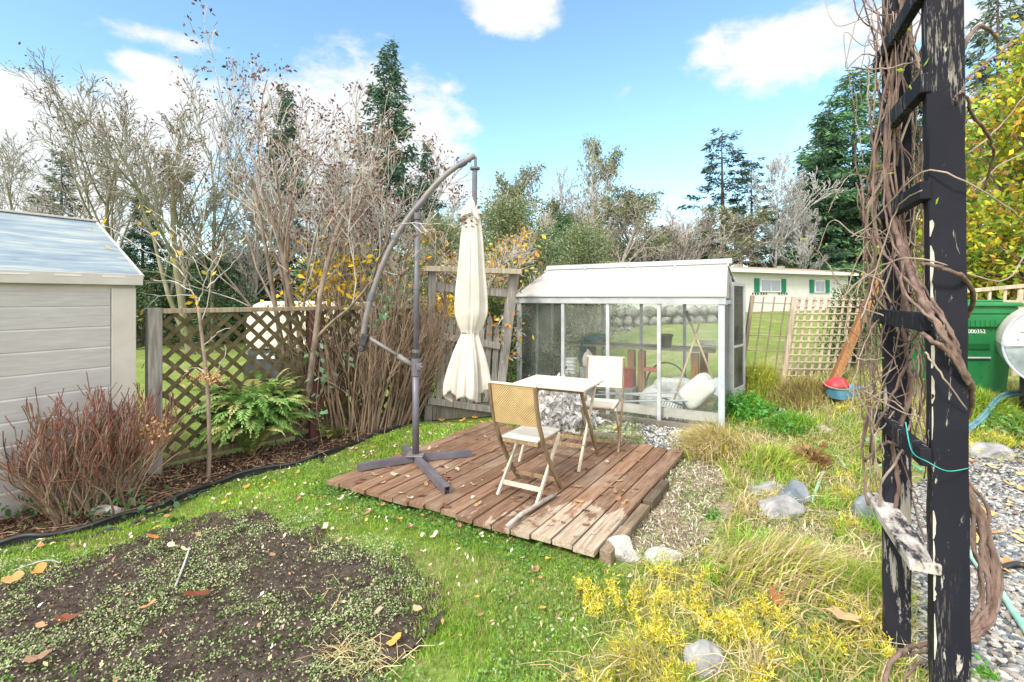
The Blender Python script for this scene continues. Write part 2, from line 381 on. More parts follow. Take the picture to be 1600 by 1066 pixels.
def leafy(name, label, seed, h, w_, n, ls, cols, cat='shrub', group=None, stems=7, stemmat=None, clumps=40, base=.12, mat='leaf', flatness=.2, loc=(0, 0, 0), tk=.006):
    "a bush of many leaf clumps carried on stems"
    rng = np.random.default_rng(seed); t = thing(name, label, cat, (0, 0, 0), group)
    P_ = []; R_ = []; cc = []
    for i in range(clumps):
        a = rng.uniform(0, 6.28); q = rng.uniform(0, 1)**.55; z = h*(base+(1-base)*rng.uniform(0, 1)**.8)
        rr = w_*.5*q*math.sqrt(max(.08, 1-(z/h)**2.6))
        e = np.array([rr*math.cos(a), rr*math.sin(a), z]); s0 = np.array([e[0]*.12, e[1]*.12, 0]); mid = s0*.5+e*.5+np.array([0, 0, h*.08])+rng.normal(size=3)*.03*h
        P_.append([s0, mid*.6+s0*.4, mid, e]); R_.append([tk*h*1.6, tk*h*1.1, tk*h*.7, .0012*h]); cc.append(e)
    st = MB(); V, Fq = tubes(np.array(P_), np.array(R_), 4); st.add(V, [Fq]); st.build('stem', stemmat or MT['bark_brown'], t)
    cc = np.array(cc); per = n//clumps; C = np.repeat(cc, per, 0); sg = h*.5/clumps**.42
    C = C+rng.normal(size=C.shape)*np.array([sg, sg, sg*.8]); C[:, 2] = np.abs(C[:, 2]-.02)+.01
    cl = np.asarray(cols, float); tint_ = np.repeat(rng.uniform(.6, 1.35, (clumps, 1)), per, 0)
    col = cl[rng.integers(0, len(cl), len(C))]*tint_
    lf = MB(); leafquads(lf, C, ls, col, aspect=.55, flat=flatness, rng=rng); lf.build('foliage', MT[mat], t)
    return t
# ================================================================ SETTING
def grid_sheet(name, xs, ys, mat, poly=None, dz=0., kind='structure', hump=0., wob=.10, rough=0., zf=None):
    X, Y = np.meshgrid(xs, ys, indexing='ij'); Z = ground(X, Y)+dz
    if rough: Z = Z+rough*(vnoise(X, Y, 14, 2)-.5)+rough*.6*(vnoise(X, Y, 37, 4)-.5)
    nx, ny = X.shape; idx = np.arange(nx*ny).reshape(nx, ny)
    q = np.stack([idx[:-1, :-1], idx[1:, :-1], idx[1:, 1:], idx[:-1, 1:]], -1).reshape(-1, 4)
    if poly is not None:
        cx = (X[:-1, :-1]+X[1:, 1:]).ravel()/2; cy = (Y[:-1, :-1]+Y[1:, 1:]).ravel()/2
        k = inpoly(cx+wob*(vnoise(cx, cy, 5, 8)-.5)*2, cy+wob*(vnoise(cx, cy, 5, 9)-.5)*2, poly); q = q[k]
        used = np.unique(q); rm = -np.ones(nx*ny, int); rm[used] = np.arange(len(used)); q = rm[q]
        V = np.stack([X.ravel(), Y.ravel(), Z.ravel()], 1)[used]
    else: V = np.stack([X.ravel(), Y.ravel(), Z.ravel()], 1)
    mb = MB(); mb.add(V, [q]); o = mb.build(name, mat, smooth=True, origin=(0, 0, 0)); return tag(o, kind=kind)
def px(*pts): return [tuple(gp(a, b))[:2] for a, b in pts]
# ground: moss, dull turf and straw mixed
m = Mat('turf_ground', .95, .1); n1 = m.noise(1.3, 4); n2 = m.noise(22, 5, .7); n3 = m.noise(.35, 3)
c = m.ramp(n2, [(.3, (.07, .11, .02)), (.55, (.15, .22, .045)), (.75, (.28, .27, .11))])
c2 = m.ramp(n2, [(.3, (.16, .16, .06)), (.7, (.42, .37, .21))]); c = m.mix(m.ramp(n1, [(.45, 0.), (.7, .8)]), c, c2)
m.base(c); m.bump(n2, .5, .02); MT['turf'] = m.m
coords = lambda a, b, s: np.arange(a, b+s/2, s)
xs = np.unique(np.round(np.concatenate([np.linspace(-160, -8, 50), coords(-8, 7, .07), np.linspace(7, 160, 60)]), 4))
ys = np.unique(np.round(np.concatenate([np.linspace(-40, .5, 20), coords(.5, 9, .07), np.linspace(9, 200, 90)]), 4))
grid_sheet('ground', xs, ys, MT['turf'])
SOIL = px((-260, 905), (0, 918), (100, 890), (200, 855), (300, 822), (390, 806), (450, 818), (520, 850), (600, 868), (650, 905), (690, 922), (694, 960), (655, 1010), (600, 1062), (590, 1250), (-400, 1250))
EDGE_PX = [(-200, 895), (-60, 870), (0, 857), (60, 847), (130, 833), (200, 813), (250, 796), (300, 776), (345, 757), (400, 742), (460, 729), (510, 714), (550, 698), (590, 683), (625, 670), (648, 661)]
BED = px(*[(a, b-2) for a, b in EDGE_PX])+[(-1.25, 6.75), (-3.4, 4.5), (-4.6, 3.4), (-5, 2.5)]
m = Mat('garden_soil', .95, .1); a1 = m.noise(30, 6, .75); a2 = m.noise(6, 4)
m.base(m.mix(m.ramp(a2, [(.4, 0.), (.75, .5)]), m.ramp(a1, [(.35, (.024, .018, .015)), (.58, (.085, .066, .055)), (.8, (.24, .20, .165))]), (.10, .08, .068))); m.bump(a1, .8, .02); MT['soil'] = m.m
grid_sheet('soil_patch', coords(-5, 0, .025), coords(1.2, 4.4, .025), MT['soil'], SOIL, .032, rough=.035)
m = Mat('bark_mulch', .95, .1); a1 = m.noise(26, 6, .75); m.base(m.ramp(a1, [(.33, (.02, .013, .010)), (.55, (.10, .062, .042)), (.75, (.24, .17, .12))])); m.bump(a1, .8, .03); MT['mulch'] = m.m
grid_sheet('mulch_bed', coords(-6, 0, .04), coords(2, 7.2, .04), MT['mulch'], BED, .02, rough=.03, wob=.0)
GRAV = [(1.50, 1.0), (1.66, 2.0), (2.0, 2.45), (2.7, 3.3), (3.3, 4.1), (4.2, 4.6), (6.5, 4.7), (6.5, .6), (1.6, .6)]
GRAV2 = px((835, 700), (900, 640), (960, 652), (1075, 640), (1125, 660), (1105, 690), (1075, 705), (960, 700))
m = Mat('gravel_bed', .9, .2); vo = m.t.nodes.new('ShaderNodeTexVoronoi'); vo.inputs['Scale'].default_value = 38; m.L(m.tc.outputs['Object'], vo.inputs[0])
m.base(m.mix(1., m.ramp(vo.outputs['Color'], [(.2, (.09, .09, .095)), (.8, (.38, .36, .34))]), m.ramp(vo.outputs['Distance'], [(0, 1.), (.5, .25)]), 'MULTIPLY')); m.bump(vo.outputs['Distance'], -.6, .02); MT['gravelbed'] = m.m
grid_sheet('gravel_path', coords(1.3, 6.6, .05), coords(.6, 4.9, .05), MT['gravelbed'], GRAV, .008, rough=.02)
grid_sheet('gravel_strip', coords(0, 3, .05), coords(4.6, 7.4, .05), MT['gravelbed'], GRAV2, .010, rough=.02)
CHIP = px((945, 870), (1000, 800), (1060, 740), (1085, 715), (1130, 740), (1150, 800), (1120, 850), (1040, 880))
m = Mat('straw_mulch', .95, .1); a1 = m.noise(30, 6, .75); m.base(m.ramp(a1, [(.33, (.14, .115, .07)), (.55, (.38, .32, .22)), (.75, (.6, .53, .40))])); m.bump(a1, .8, .03); MT['straw'] = m.m
grid_sheet('straw_ground', coords(0, 3, .04), coords(2.4, 5.6, .04), MT['straw'], CHIP, .008, rough=.02)

# ================================================================ DECK
D0 = Vector((.51, 2.96, 0)); DU = Vector((-.874, .486, 0)).normalized(); DV = Vector((.535, .845, 0)).normalized()
ang_v = math.atan2(DV.y, DV.x)
m = Mat('deck_board_wood', .78, .25); v = m.vec((1, 16, 16), -ang_v); g = m.noise(3.5, 7, .68, v, .4)
c = m.ramp(g, [(.28, (.085, .048, .030)), (.5, (.185, .108, .070)), (.72, (.30, .20, .14))]); c = m.mix(1., c, m.col(), 'MULTIPLY')
# bare, peeled, whitish boards towards the near right corner
sep = m.t.nodes.new('ShaderNodeVectorMath'); sep.operation = 'DISTANCE'; m.L(m.tc.outputs['Object'], sep.inputs[0])
DC = (D0+DU*1.17+DV*1.1); sep.inputs[1].default_value = (D0+DU*.05-DV*.1-DC+Vector((0, 0, .05)))
near = m.math('MULTIPLY', m.math('SUBTRACT', 1.25, sep.outputs['Value'], True), .62)
v2 = m.vec((1, 3.2, 3), -ang_v); pn = m.noise(4.5, 6, .7, v2, .6)
wm = m.ramp(m.math('ADD', m.math('MULTIPLY', near, .85), pn), [(.80, 0.), (.86, 1.)])
c = m.mix(m.math('MULTIPLY', wm, .72), c, m.ramp(g, [(.3, (.22, .17, .115)), (.7, (.60, .52, .42))]))
v3 = m.vec((1, 2, 2), -ang_v); gr = m.noise(2.2, 4, .6, v3); c = m.mix(m.ramp(gr, [(.50, 0.), (.75, .55)]), c, (.33, .27, .21))
sp = m.noise(17, 3, .5); c = m.mix(m.ramp(sp, [(.66, 0.), (.72, .6)]), c, (.10, .06, .045))
m.base(c); m.bump(g, .35, .004); MT['deck'] = m.m
deck = thing('wooden_deck', 'low platform deck of weathered brown boards with a peeling whitish near corner', 'deck', tuple(DC)[:2]+(0,))
rng = np.random.default_rng(5); nb_ = 16; bw = 2.37/nb_; mb = MB()
for i in range(nb_):
    off = rng.uniform(-.012, .02); ln_ = 2.28+rng.uniform(-.02, .03)-(0.0 if i > 2 else 0)
    k = rng.uniform(.78, 1.2); hue = rng.uniform(-.05, .05); gw = .012+rng.uniform(-.001, .003)
    a = D0+DU*(i*bw+gw/2)-DV*off; zz = .1+rng.uniform(-.003, .003)
    V = []
    for t_ in np.linspace(0, 1, 7):
        for (s_, z_) in ((0, -.036), (0, -.004), (.004, 0), (bw-gw-.004, 0), (bw-gw, -.004), (bw-gw, -.036)):
            q = a+DV*(t_*ln_)+DU*s_+Vector((0, 0, zz+z_+.004*math.sin(t_*5+i))); V.append(q)
    fs = [(j*6+e, j*6+(e+1) % 6, (j+1)*6+(e+1) % 6, (j+1)*6+e) for j in range(6) for e in range(6)]+[tuple(range(6))[::-1], tuple(36+e for e in range(6))]
    mb.poly(V, fs, (k*(1+hue), k, k*(1-hue)))
mb.build('decking', MT['deck'], deck)
MT['joist'] = wood('joist_wood', (.07, .045, .03), (.17, .11, .08), ang_v)
mb = MB()
for s_ in (.14, .75, 1.45, 2.1): mb.beam(D0+DV*s_+DU*.06+Vector((0, 0, .03)), D0+DV*s_+DU*2.28+Vector((0, 0, .03)), .045, .064)
mb.build('joist', MT['joist'], deck)
for a_, b_, w__, zt, cc in ((.04, .42, .075, .085, .9), (.44, .86, .07, .078, .7), (.9, 1.16, .075, .09, .4), (1.19, 1.42, .07, .083, .33)):
    mb = MB(); o_ = D0-DU*(.005+w__/2)+Vector((0, 0, zt/2+.005)); mb.beam(o_+DV*a_, o_+DV*b_, w__, zt, col=(cc, cc, cc))
    mb.build('edge_timber', wood('edge_timber_wood', (.16, .12, .08), (.36, .28, .2), ang_v, usecol=True), deck, bevel=.006)
# stick on the deck
mb = MB(); p = [gp(792, 822, .125), gp(815, 803, .125), gp(868, 772, .125)]
mb.tube(p, [.012, .017, .015], 7); tag(mb.build('stick', MT['bark_grey'], smooth=True), 'pale dry stick lying on the deck boards beside the nearest chair', 'stick')

# ================================================================ CHAIRS, TABLE
MT['chairwood'] = wood('weathered_teak', (.15, .095, .055), (.40, .29, .18), 0, 'z', usecol=True)
MT['chairpale'] = wood('silvered_teak', (.36, .31, .24), (.62, .57, .48), 0, 'z', usecol=True)
m = Mat('woven_panel', .7, .2); sx = m.t.nodes.new('ShaderNodeSeparateXYZ'); m.L(m.tc.outputs['Object'], sx.inputs[0])
dd = m.math('ADD', m.math('ABSOLUTE', sx.outputs[0]), m.math('ABSOLUTE', m.math('SUBTRACT', sx.outputs[2], .72)))
wv = m.math('SINE', m.math('MULTIPLY', dd, 330)); wx = m.math('SINE', m.math('MULTIPLY', m.math('SUBTRACT', m.math('ABSOLUTE', sx.outputs[0]), m.math('ABSOLUTE', m.math('SUBTRACT', sx.outputs[2], .72))), 330))
cc = m.ramp(m.math('ADD', m.math('MULTIPLY', wv, .5), .5), [(.1, (.28, .18, .075)), (.6, (.56, .42, .22))]); n = m.noise(12, 3)
m.base(m.mix(1., cc, m.ramp(n, [(.3, .8), (.7, 1.1)]), 'MULTIPLY')); m.bump(wv, .5, .004); MT['weave'] = m.m
MT['cream'] = two('cream_fabric', (.42, .385, .33), (.57, .54, .485), 7, .8, .15)
def chair(label):
    t = thing('folding_chair', label, 'chair', (0, 0, 0), 'folding chairs at the bistro table')
    W = .195
    prof = [(-.27, .885), (-.245, .74), (-.20, .58), (-.135, .44), (-.04, .29), (.08, .13), (.19, 0)]
    for s in (-1, 1):
        mb = MB()
        for i in range(len(prof)-1):
            (y0, z0), (y1, z1) = prof[i], prof[i+1]
            dv = Vector((0, y1-y0, z1-z0)).normalized(); e = dv*.003
            mb.beam(Vector((s*W, y0, z0))-e, Vector((s*W, y1, z1))+e, .020, .036, up=Vector((0, 1, 0)), col=(.75, .75, .75))
        mb.build('back_leg', MT['chairwood'], t, bevel=.003)
        mb = MB(); mb.beam((s*(W-.025), .21, .435), (s*(W-.025), -.20, 0), .019, .034, up=Vector((0, 1, 0))); mb.build('front_leg', MT['chairpale'], t, bevel=.003)
    mb = MB(); mb.beam((-W, -.20, .035+.0), (W, -.20+.03, .035), .016, .03) if False else mb.beam((-W+.02, -.125, .085), (W-.02, -.125, .085), .018, .034); mb.build('stretcher', MT['chairpale'], t, bevel=.002)
    mb = MB(); mb.beam((-W, .115, .088), (W, .115, .088), .018, .03); mb.build('stretcher', MT['chairwood'], t, bevel=.002)
    mb = MB(); mb.prism([(-W+.011, -.272, .885), (-W+.011, -.248, .74), (-W+.011, -.207, .575), (-W+.011, -.201, .575), (-W+.011, -.242, .74), (-W+.011, -.265, .885)], (2*W-.022, 0, 0)); mb.build('woven_back', MT['weave'], t)
    mb = MB(); mb.prism([(-W+.012, -.262, .884), (-W+.012, -.239, .74), (-W+.012, -.198, .577), (-W+.012, -.190, .577), (-W+.012, -.230, .74), (-W+.012, -.253, .884)], (2*W-.024, 0, 0)); mb.build('back_pad', MT['cream'], t)
    mb = MB(); mb.beam((-W-.008, -.268, .892), (W+.008, -.268, .892), .026, .014); mb.build('top_rail', MT['cream'], t, bevel=.003)
    mb = MB()
    for s in (-1, 1): mb.beam((s*(W-.05), -.15, .427), (s*(W-.05), .235, .437), .02, .03)
    mb.beam((-W+.04, .225, .437), (W-.04, .225, .437), .022, .03); mb.beam((-W+.04, -.14, .427), (W-.04, -.14, .427), .022, .03)
    mb.build('seat_frame', MT['chairwood'], t, bevel=.002)
    mb = MB(); mb.box((0, .045, .452), (2*W-.07, .40, .018)); mb.build('seat', MT['cream'], t, bevel=.006)
    return t
def yaw(f): return math.atan2(-f[0], f[1])
ch1 = chair('folding bistro chair seen from behind with a woven tan backrest, nearest to the camera')
place(ch1, (.135, 3.87, .1), yaw((.50, .866)), 1.0)
ch2 = dup(ch1, (.93, 5.05, .1), yaw((-.34, -.94)), 1.0, 'folding bistro chair with a cream back facing the camera, behind the table')
tb = thing('folding_table', 'square folding bistro table with a cream top on crossed wooden legs', 'table', (0, 0, 0))
mb = MB(); mb.box((0, 0, .729), (.72, .60, .018)); mb.build('tabletop', MT['cream'], tb, bevel=.004)
mb = MB()
for s in (-1, 1): mb.beam((-.33, s*.24, .705), (.33, s*.24, .705), .022, .028)
for s in (-1, 1): mb.beam((s*.30, -.27, .705), (s*.30, .27, .705), .022, .026)
mb.build('apron', MT['chairwood'], tb, bevel=.002)
for s in (-1, 1):
    mb = MB(); mb.beam((s*.315, -.25, .70), (s*.315, .25, 0), .02, .035, up=Vector((0, 1, 0)), col=(.7, .7, .7)); mb.build('leg', MT['chairwood'], tb, bevel=.002)
    mb = MB(); mb.beam((s*.290, .25, .70), (s*.290, -.25, 0), .02, .035, up=Vector((0, 1, 0))); mb.build('leg', MT['chairpale'], tb, bevel=.002)
for s, mt_ in ((-1, 'chairwood'), (1, 'chairwood')):
    mb = MB(); y = s*.12; z = .19; mb.beam((-.30, y, z if s < 0 else z), (.30, y, z), .018, .034); mb.build('stretcher', MT[mt_], tb, bevel=.002)
place(tb, (.44, 4.64, .1), math.atan2(-.45, .89))

# ================================================================ CANTILEVER UMBRELLA
MT['pole'] = two('grey_powder_coated_steel', (.085, .08, .10), (.135, .13, .155), 5, .42, .05, spec=.5)
MT['poletan'] = two('faded_grey_steel', (.13, .12, .125), (.20, .185, .18), 7, .5, .05, spec=.5)
MT['black'] = two('black_plastic', (.02, .02, .022), (.05, .05, .055), 8, .5, .05)
um = thing('cantilever_umbrella', 'closed off-white cantilever umbrella with a curved grey arm and cross base', 'umbrella', (-.9, 4.55, .1))
def Q(x, y, d=4.55): return P(x, y, d)
mb = MB(); mb.tube([Vector((-.9, 4.55, .14)), Vector((-.9, 4.55, 1.0))], .032, 14); mb.tube([Vector((-.9, 4.55, .98)), Vector((-.885, 4.55, 2.42))], .026, 14)
mb.build('mast', MT['pole'], um, smooth=True)
mb = MB()
for z_, r_, h_ in ((.99, .041, .16), (1.14, .037, .03), (.94, .036, .03), (1.74, .031, .05), (2.40, .036, .06)):
    x_ = -.9+.015*max(0, (z_-1)/1.4); mb = MB(); mb.tube([Vector((x_, 4.55, z_-h_/2)), Vector((x_, 4.55, z_+h_/2))], r_, 14); mb.build('collar', MT['pole'], um)
arm_px = [(566, 534), (573, 492), (584, 452), (602, 404), (626, 358), (655, 319), (684, 285), (711, 262), (742, 243)]
def crv(pts, n=5):
    p = [np.array(tuple(q)) for q in pts]; o = []
    for i in range(len(p)-1):
        a, b, c, d = p[max(i-1, 0)], p[i], p[i+1], p[min(i+2, len(p)-1)]
        for t_ in np.linspace(0, 1, n, endpoint=False): o.append(.5*((2*b)+(-a+c)*t_+(2*a-5*b+4*c-d)*t_**2+(-a+3*b-3*c+d)*t_**3))
    o.append(p[-1]); return [Vector(q) for q in o]
arm = crv([Q(*q) for q in arm_px]); mb = MB(); mb.tube(arm, .026, 14); mb.build('arm', MT['poletan'], um, smooth=True)
mb = MB()
for (a, b) in (((648, 328), (664, 310)), ((579, 470), (582, 457)), ((716, 259), (728, 252))): mb = MB(); mb.tube([Q(*a), Q(*b)], .032, 14); mb.build('arm_sleeve', MT['pole'], um)
mb = MB(); mb.beam(Q(566, 540), Q(572, 522), .07, .07); mb.tube([Q(566, 545)+Vector((0, -.05, 0)), Q(566, 545)+Vector((0, .05, 0))], .03, 10); mb.build('arm_grip', MT['black'], um, bevel=.01)
mb = MB(); mb.tube([Q(577, 528), Q(625, 558)], .017, 10); mb.build('strut', MT['poletan'], um, smooth=True)
mb = MB(); mb.tube([Q(622, 556), Q(648, 573)], .024, 10); mb.build('strut_sleeve', MT['poletan'], um, smooth=True)
mb = MB(); mb.box(Vector((-.86, 4.52, 1.0)), (.05, .06, .06)); mb.tube([Vector((-.86, 4.5, 1.0)), Vector((-.82, 4.46, 1.0))], .012, 8); mb.build('crank', MT['pole'], um, bevel=.004)
mb = MB(); mb.tube([Q(743, 246), Q(743, 262)], .014, 8); mb.tube([Q(742, 262), Q(742, 265)], .047, 18); mb.tube([Q(742, 264), Q(741, 350)], .024, 12); mb.build('canopy_hanger', MT['pole'], um, smooth=False)
ft = lambda a, b: gp(a, b, .1)
cb = Vector((-.9, 4.55, .138))
for e_ in (ft(559, 737), ft(736, 714), ft(699, 774), ft(632, 706)):
    e2 = Vector((e_.x, e_.y, .138)); mb = MB(); dv = (e2-cb).normalized(); sd_ = dv.cross(UP)
    # open C channel: top plate and two sides
    mb.beam(cb+dv*.03+UP*.028, e2+UP*.028, .052, .005)
    for s in (-1, 1): mb.beam(cb+dv*.03+sd_*s*.024, e2+sd_*s*.024, .005, .056)
    mb.build('base_arm', MT['pole'], um)
mb = MB(); mb.box((-.9, 4.55, .175), (.16, .16, .012)); mb.build('base_plate', MT['poletan'], um, bevel=.004)
# the furled canopy: radius profile with deep folds
m = Mat('offwhite_canvas', .85, .1); n = m.noise(5, 4); m.base(m.ramp(n, [(.3, (.43, .40, .36)), (.7, (.54, .515, .475))])); m.bump(m.noise(60, 3), .15, .002); MT['canvas'] = m.m
cpx = lambda z: EH+(HY-z)/F*4.55
prof = [(310, .015), (318, .035), (345, .070), (375, .090), (420, .108), (460, .130), (490, .134), (508, .100), (520, .066), (530, .082), (550, .125), (575, .160), (600, .182), (618, .172)]
zs = np.array([cpx(a) for a, b in prof]); rs_ = np.array([b for a, b in prof]); nT = 160; nZ = 70
tt = np.linspace(0, 1, nZ); zz = np.interp(tt, np.linspace(0, 1, len(zs)), zs); rr = np.interp(tt, np.linspace(0, 1, len(zs)), rs_)
for _ in range(3): rr[1:-1] = (rr[:-2]+rr[1:-1]*2+rr[2:])/4
th = np.linspace(0, 2*np.pi, nT, endpoint=False); T_, Z_ = np.meshgrid(th, tt); 
fold = .13*np.cos(5*T_+.9+1.3*np.sin(T_*2+.6)+.8*Z_)+.075*np.cos(9*T_+2+2.2*Z_+np.sin(3*T_))+.045*np.cos(17*T_+6*Z_+2*np.sin(5*Z_))+.02*np.cos(29*T_-9*Z_)
low = sm((Z_-.72)/.28); upz = sm((Z_)/.1)
Rr_ = rr[:, None]*(1+fold*(.9+.6*low)*upz*1.0)
hem = (.085*np.abs(np.cos(2.5*T_+.7))-.05+.03*np.cos(3*T_+1))*low
cxs = np.interp(tt, [0, .5, 1], [-.372, -.385, -.42])
X_ = cxs[:, None]+Rr_*np.cos(T_); Y_ = 4.55+Rr_*np.sin(T_)*.85; Zm = zz[:, None]+hem
V = np.stack([X_, Y_, Zm], -1).reshape(-1, 3); i, j = np.meshgrid(np.arange(nZ-1), np.arange(nT), indexing='ij')
q = np.stack([i*nT+j, i*nT+(j+1) % nT, (i+1)*nT+(j+1) % nT, (i+1)*nT+j], -1).reshape(-1, 4)
mb = MB(); mb.add(V, [q]); can = mb.build('canopy', MT['canvas'], um, smooth=True)
sol = can.modifiers.new('thick', 'SOLIDIFY'); sol.thickness = .003
# vent flap at the top: a short scalloped cape
n1_ = 96; th = np.linspace(0, 2*np.pi, n1_, endpoint=False); Vf = []
for k in range(9):
    t_ = k/8; r_ = .012+.085*t_**1.2; f_ = 1+.28*np.cos(8*th)*t_+.12*np.cos(3*th+1)*t_
    Vf.append(np.stack([-.372-.02*t_+r_*f_*np.cos(th), 4.55+r_*f_*np.sin(th)*.9, np.full(n1_, cpx(308+32*t_))+(.02*np.cos(4*th)+.018*np.cos(7*th+2))*t_], 1))
i, j = np.meshgrid(np.arange(8), np.arange(n1_), indexing='ij'); q = np.stack([i*n1_+j, i*n1_+(j+1) % n1_, (i+1)*n1_+(j+1) % n1_, (i+1)*n1_+j], -1).reshape(-1, 4)
mb = MB(); mb.add(np.concatenate(Vf), [q]); o = mb.build('vent_flap', MT['canvas'], um, smooth=True); sol = o.modifiers.new('thick', 'SOLIDIFY'); sol.thickness = .003
mb = MB(); zc = cpx(520); ring = [Vector((-.397+.074*math.cos(a), 4.55+.062*math.sin(a), zc+.004*math.sin(2*a))) for a in np.linspace(0, 2*math.pi, 33)]
mb.tube(ring, .006, 6, cap=False); mb.build('tie_strap', two('grey_strap', (.16, .22, .22), (.25, .30, .30), 20, .8, .1), um)

# ================================================================ SHED
SC = Vector((-3.285, 4.24, 0)); SU = Vector((-.49, -.872, 0)).normalized(); SN = Vector((.872, -.49, 0)).normalized()
m = Mat('vinyl_siding', .55, .35); v = m.vec((1.2, 1.2, 12)); n = m.noise(5, 5, .6, v); n2 = m.noise(1.6, 4, .6); zc_ = m.t.nodes.new('ShaderNodeSeparateXYZ'); m.L(m.tc.outputs['Object'], zc_.inputs[0])
m.base(m.mix(m.math('MULTIPLY', m.ramp(n2, [(.45, 0.), (.8, .6)]), .6), m.ramp(n, [(.3, (.36, .35, .355)), (.7, (.46, .45, .455))]), (.38, .35, .33))); dz_ = m.math('MULTIPLY', m.math('SUBTRACT', .75, zc_.outputs[2], True), m.noise(7, 6, .7)); m.base(m.mix(m.ramp(dz_, [(.15, 0.), (.42, .65)]), m.b.inputs['Base Color'].links[0].from_socket, (.20, .18, .13))); m.bump(m.noise(9, 6, .6, v), .14, .004); MT['siding'] = m.m
m = Mat('weathered_roof_sheet', .6, .35); v = m.vec((1, 1, 1), math.atan2(.872, .49)*-1); vv = m.t.nodes.new('ShaderNodeMapping'); vv.inputs['Scale'].default_value = (.8, 7, 7); m.L(v, vv.inputs[0]); n = m.noise(2.6, 6, .65, vv.outputs[0], .6)
m.base(m.ramp(n, [(.3, (.11, .16, .23)), (.5, (.19, .25, .30)), (.72, (.37, .39, .36))])); m.bump(n, .08, .003); MT['shedroof'] = m.m
MT['shedtrim'] = two('shed_trim_plastic', (.42, .395, .365), (.52, .495, .465), 3, .5, .05)
shed = thing('garden_shed', 'small off-white plastic garden shed with lap siding and a streaked blue-grey roof', 'shed', tuple(SC)[:2]+(0,))
SL = 2.6; SDp = 1.7
mb = MB(); mb.prism([SC, SC+SU*SL, SC+SU*SL-SN*SDp, SC-SN*SDp], UP*1.76); 
# gables
for s in (0.002, SL-.06): mb.prism([SC+SU*s+UP*1.755, SC+SU*s-SN*SDp+UP*1.755, SC+SU*s-SN*(SDp/2)+UP*2.28], SU*.058)
mb.build('wall', MT['shedtrim'], shed)
mb = MB(); z0 = .06
while z0 < 1.66:
    a = SC+SU*.185+SN*.002; h_ = .168
    top = min(z0+h_, 1.69)
    pr = [(0.003, z0), (.010, z0+.001), (.016, top-.020), (.016, top-.016), (.004, top-.001), (.003, top-.001)]
    mb.prism([a+SN*x_+UP*z_ for x_, z_ in pr], SU*(SL-.185)); z0 += h_
mb.build('siding', MT['siding'], shed)
mb = MB(); mb.prism([SC+SN*.002+UP*.0, SC+SN*.022, SC+SN*.022+SU*.178, SC+SN*.002+SU*.178], UP*1.72); mb.build('corner_trim', MT['shedtrim'], shed, bevel=.006)
e0 = SC-SU*.02+SN*.045; R0 = SC-SU*.02-SN*(SDp/2)
mb = MB(); mb.prism([e0+UP*1.775, e0+UP*1.835, R0+UP*2.375, R0+UP*2.33], SU*(SL+.06))
e1 = SC-SU*.03-SN*(SDp+.06); mb.prism([e1+UP*1.775, e1+UP*1.835, R0+UP*2.374, R0+UP*2.328], SU*(SL+.06)); mb.build('roof', MT['shedroof'], shed)
mb = MB(); mb.beam(e0+SN*.012+UP*1.793-SU*.012, e0+SN*.012+UP*1.793+SU*(SL+.07), .022, .095); mb.beam(e0+SN*.006-SU*.013+UP*1.80, R0-SU*.013+UP*2.345, .02, .07)
mb.beam(R0-SU*.02+UP*2.376, R0+SU*(SL+.05)+UP*2.376, .07, .018); mb.build('fascia', MT['shedtrim'], shed, bevel=.004)
MT['slot'] = two('slot_grey', (.60, .59, .57), (.68, .67, .65), 9, .5, 0)
for k in range(5): mb = MB(); mb.beam(e0+SN*.024+UP*1.815+SU*(.12+k*.3), e0+SN*.024+UP*1.815+SU*(.28+k*.3), .004, .012); mb.build('fascia_slot', MT['slot'], shed)

# ================================================================ LATTICE FENCE
FP = Vector((-3.255, 4.42, 0)); FE = Vector((-1.22, 6.72, 0)); FD = (FE-FP).normalized(); FL = (FE-FP).length; FN = Vector((FD.y, -FD.x, 0))
MT['oldwood'] = wood('grey_weathered_timber', (.13, .12, .108), (.35, .33, .305), 0, 'z', usecol=True)
m = Mat('olive_lattice_wood', .85, .15); n = m.noise(14, 5, .6); m.base(m.ramp(n, [(.3, (.06, .050, .025)), (.7, (.14, .12, .065))])); m.bump(n, .3, .004); MT['lattice'] = m.m
fence = thing('lattice_fence', 'olive brown diagonal lattice fence with grey end post beside the shed', 'fence', tuple(FP)[:2]+(0,))
mb = MB(); mb.prism([FP+FN*.055-FD*.055, FP+FN*.055+FD*.055, FP-FN*.055+FD*.055, FP-FN*.055-FD*.055], UP*1.545); mb.build('post', MT['oldwood'], fence, bevel=.006)
MT['maroon'] = two('maroon_painted_timber', (.055, .022, .02), (.10, .045, .04), 6, .6, .15)
for s, w_ in ((1.50, .13),): mb = MB(); c_ = FP+FD*s+FN*.0; mb.prism([c_+FN*.06-FD*w_/2, c_+FN*.06+FD*w_/2, c_-FN*.06+FD*w_/2, c_-FN*.06-FD*w_/2], UP*1.50); mb.build('post', MT['maroon'], fence, bevel=.006)
for s in (2.25, FL-.05): mb = MB(); c_ = FP+FD*s; mb.prism([c_+FN*.045-FD*.045, c_+FN*.045+FD*.045, c_-FN*.045+FD*.045, c_-FN*.045-FD*.045], UP*1.5); mb.build('post', MT['oldwood'], fence, bevel=.005)
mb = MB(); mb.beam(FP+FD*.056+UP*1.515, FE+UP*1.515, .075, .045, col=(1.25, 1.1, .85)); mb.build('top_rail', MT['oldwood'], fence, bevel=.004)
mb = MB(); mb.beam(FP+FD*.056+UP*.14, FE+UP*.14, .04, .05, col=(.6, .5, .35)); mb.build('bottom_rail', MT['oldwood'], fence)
mb = MB(); z0, z1 = .165, 1.49; sp_ = .165; H_ = z1-z0
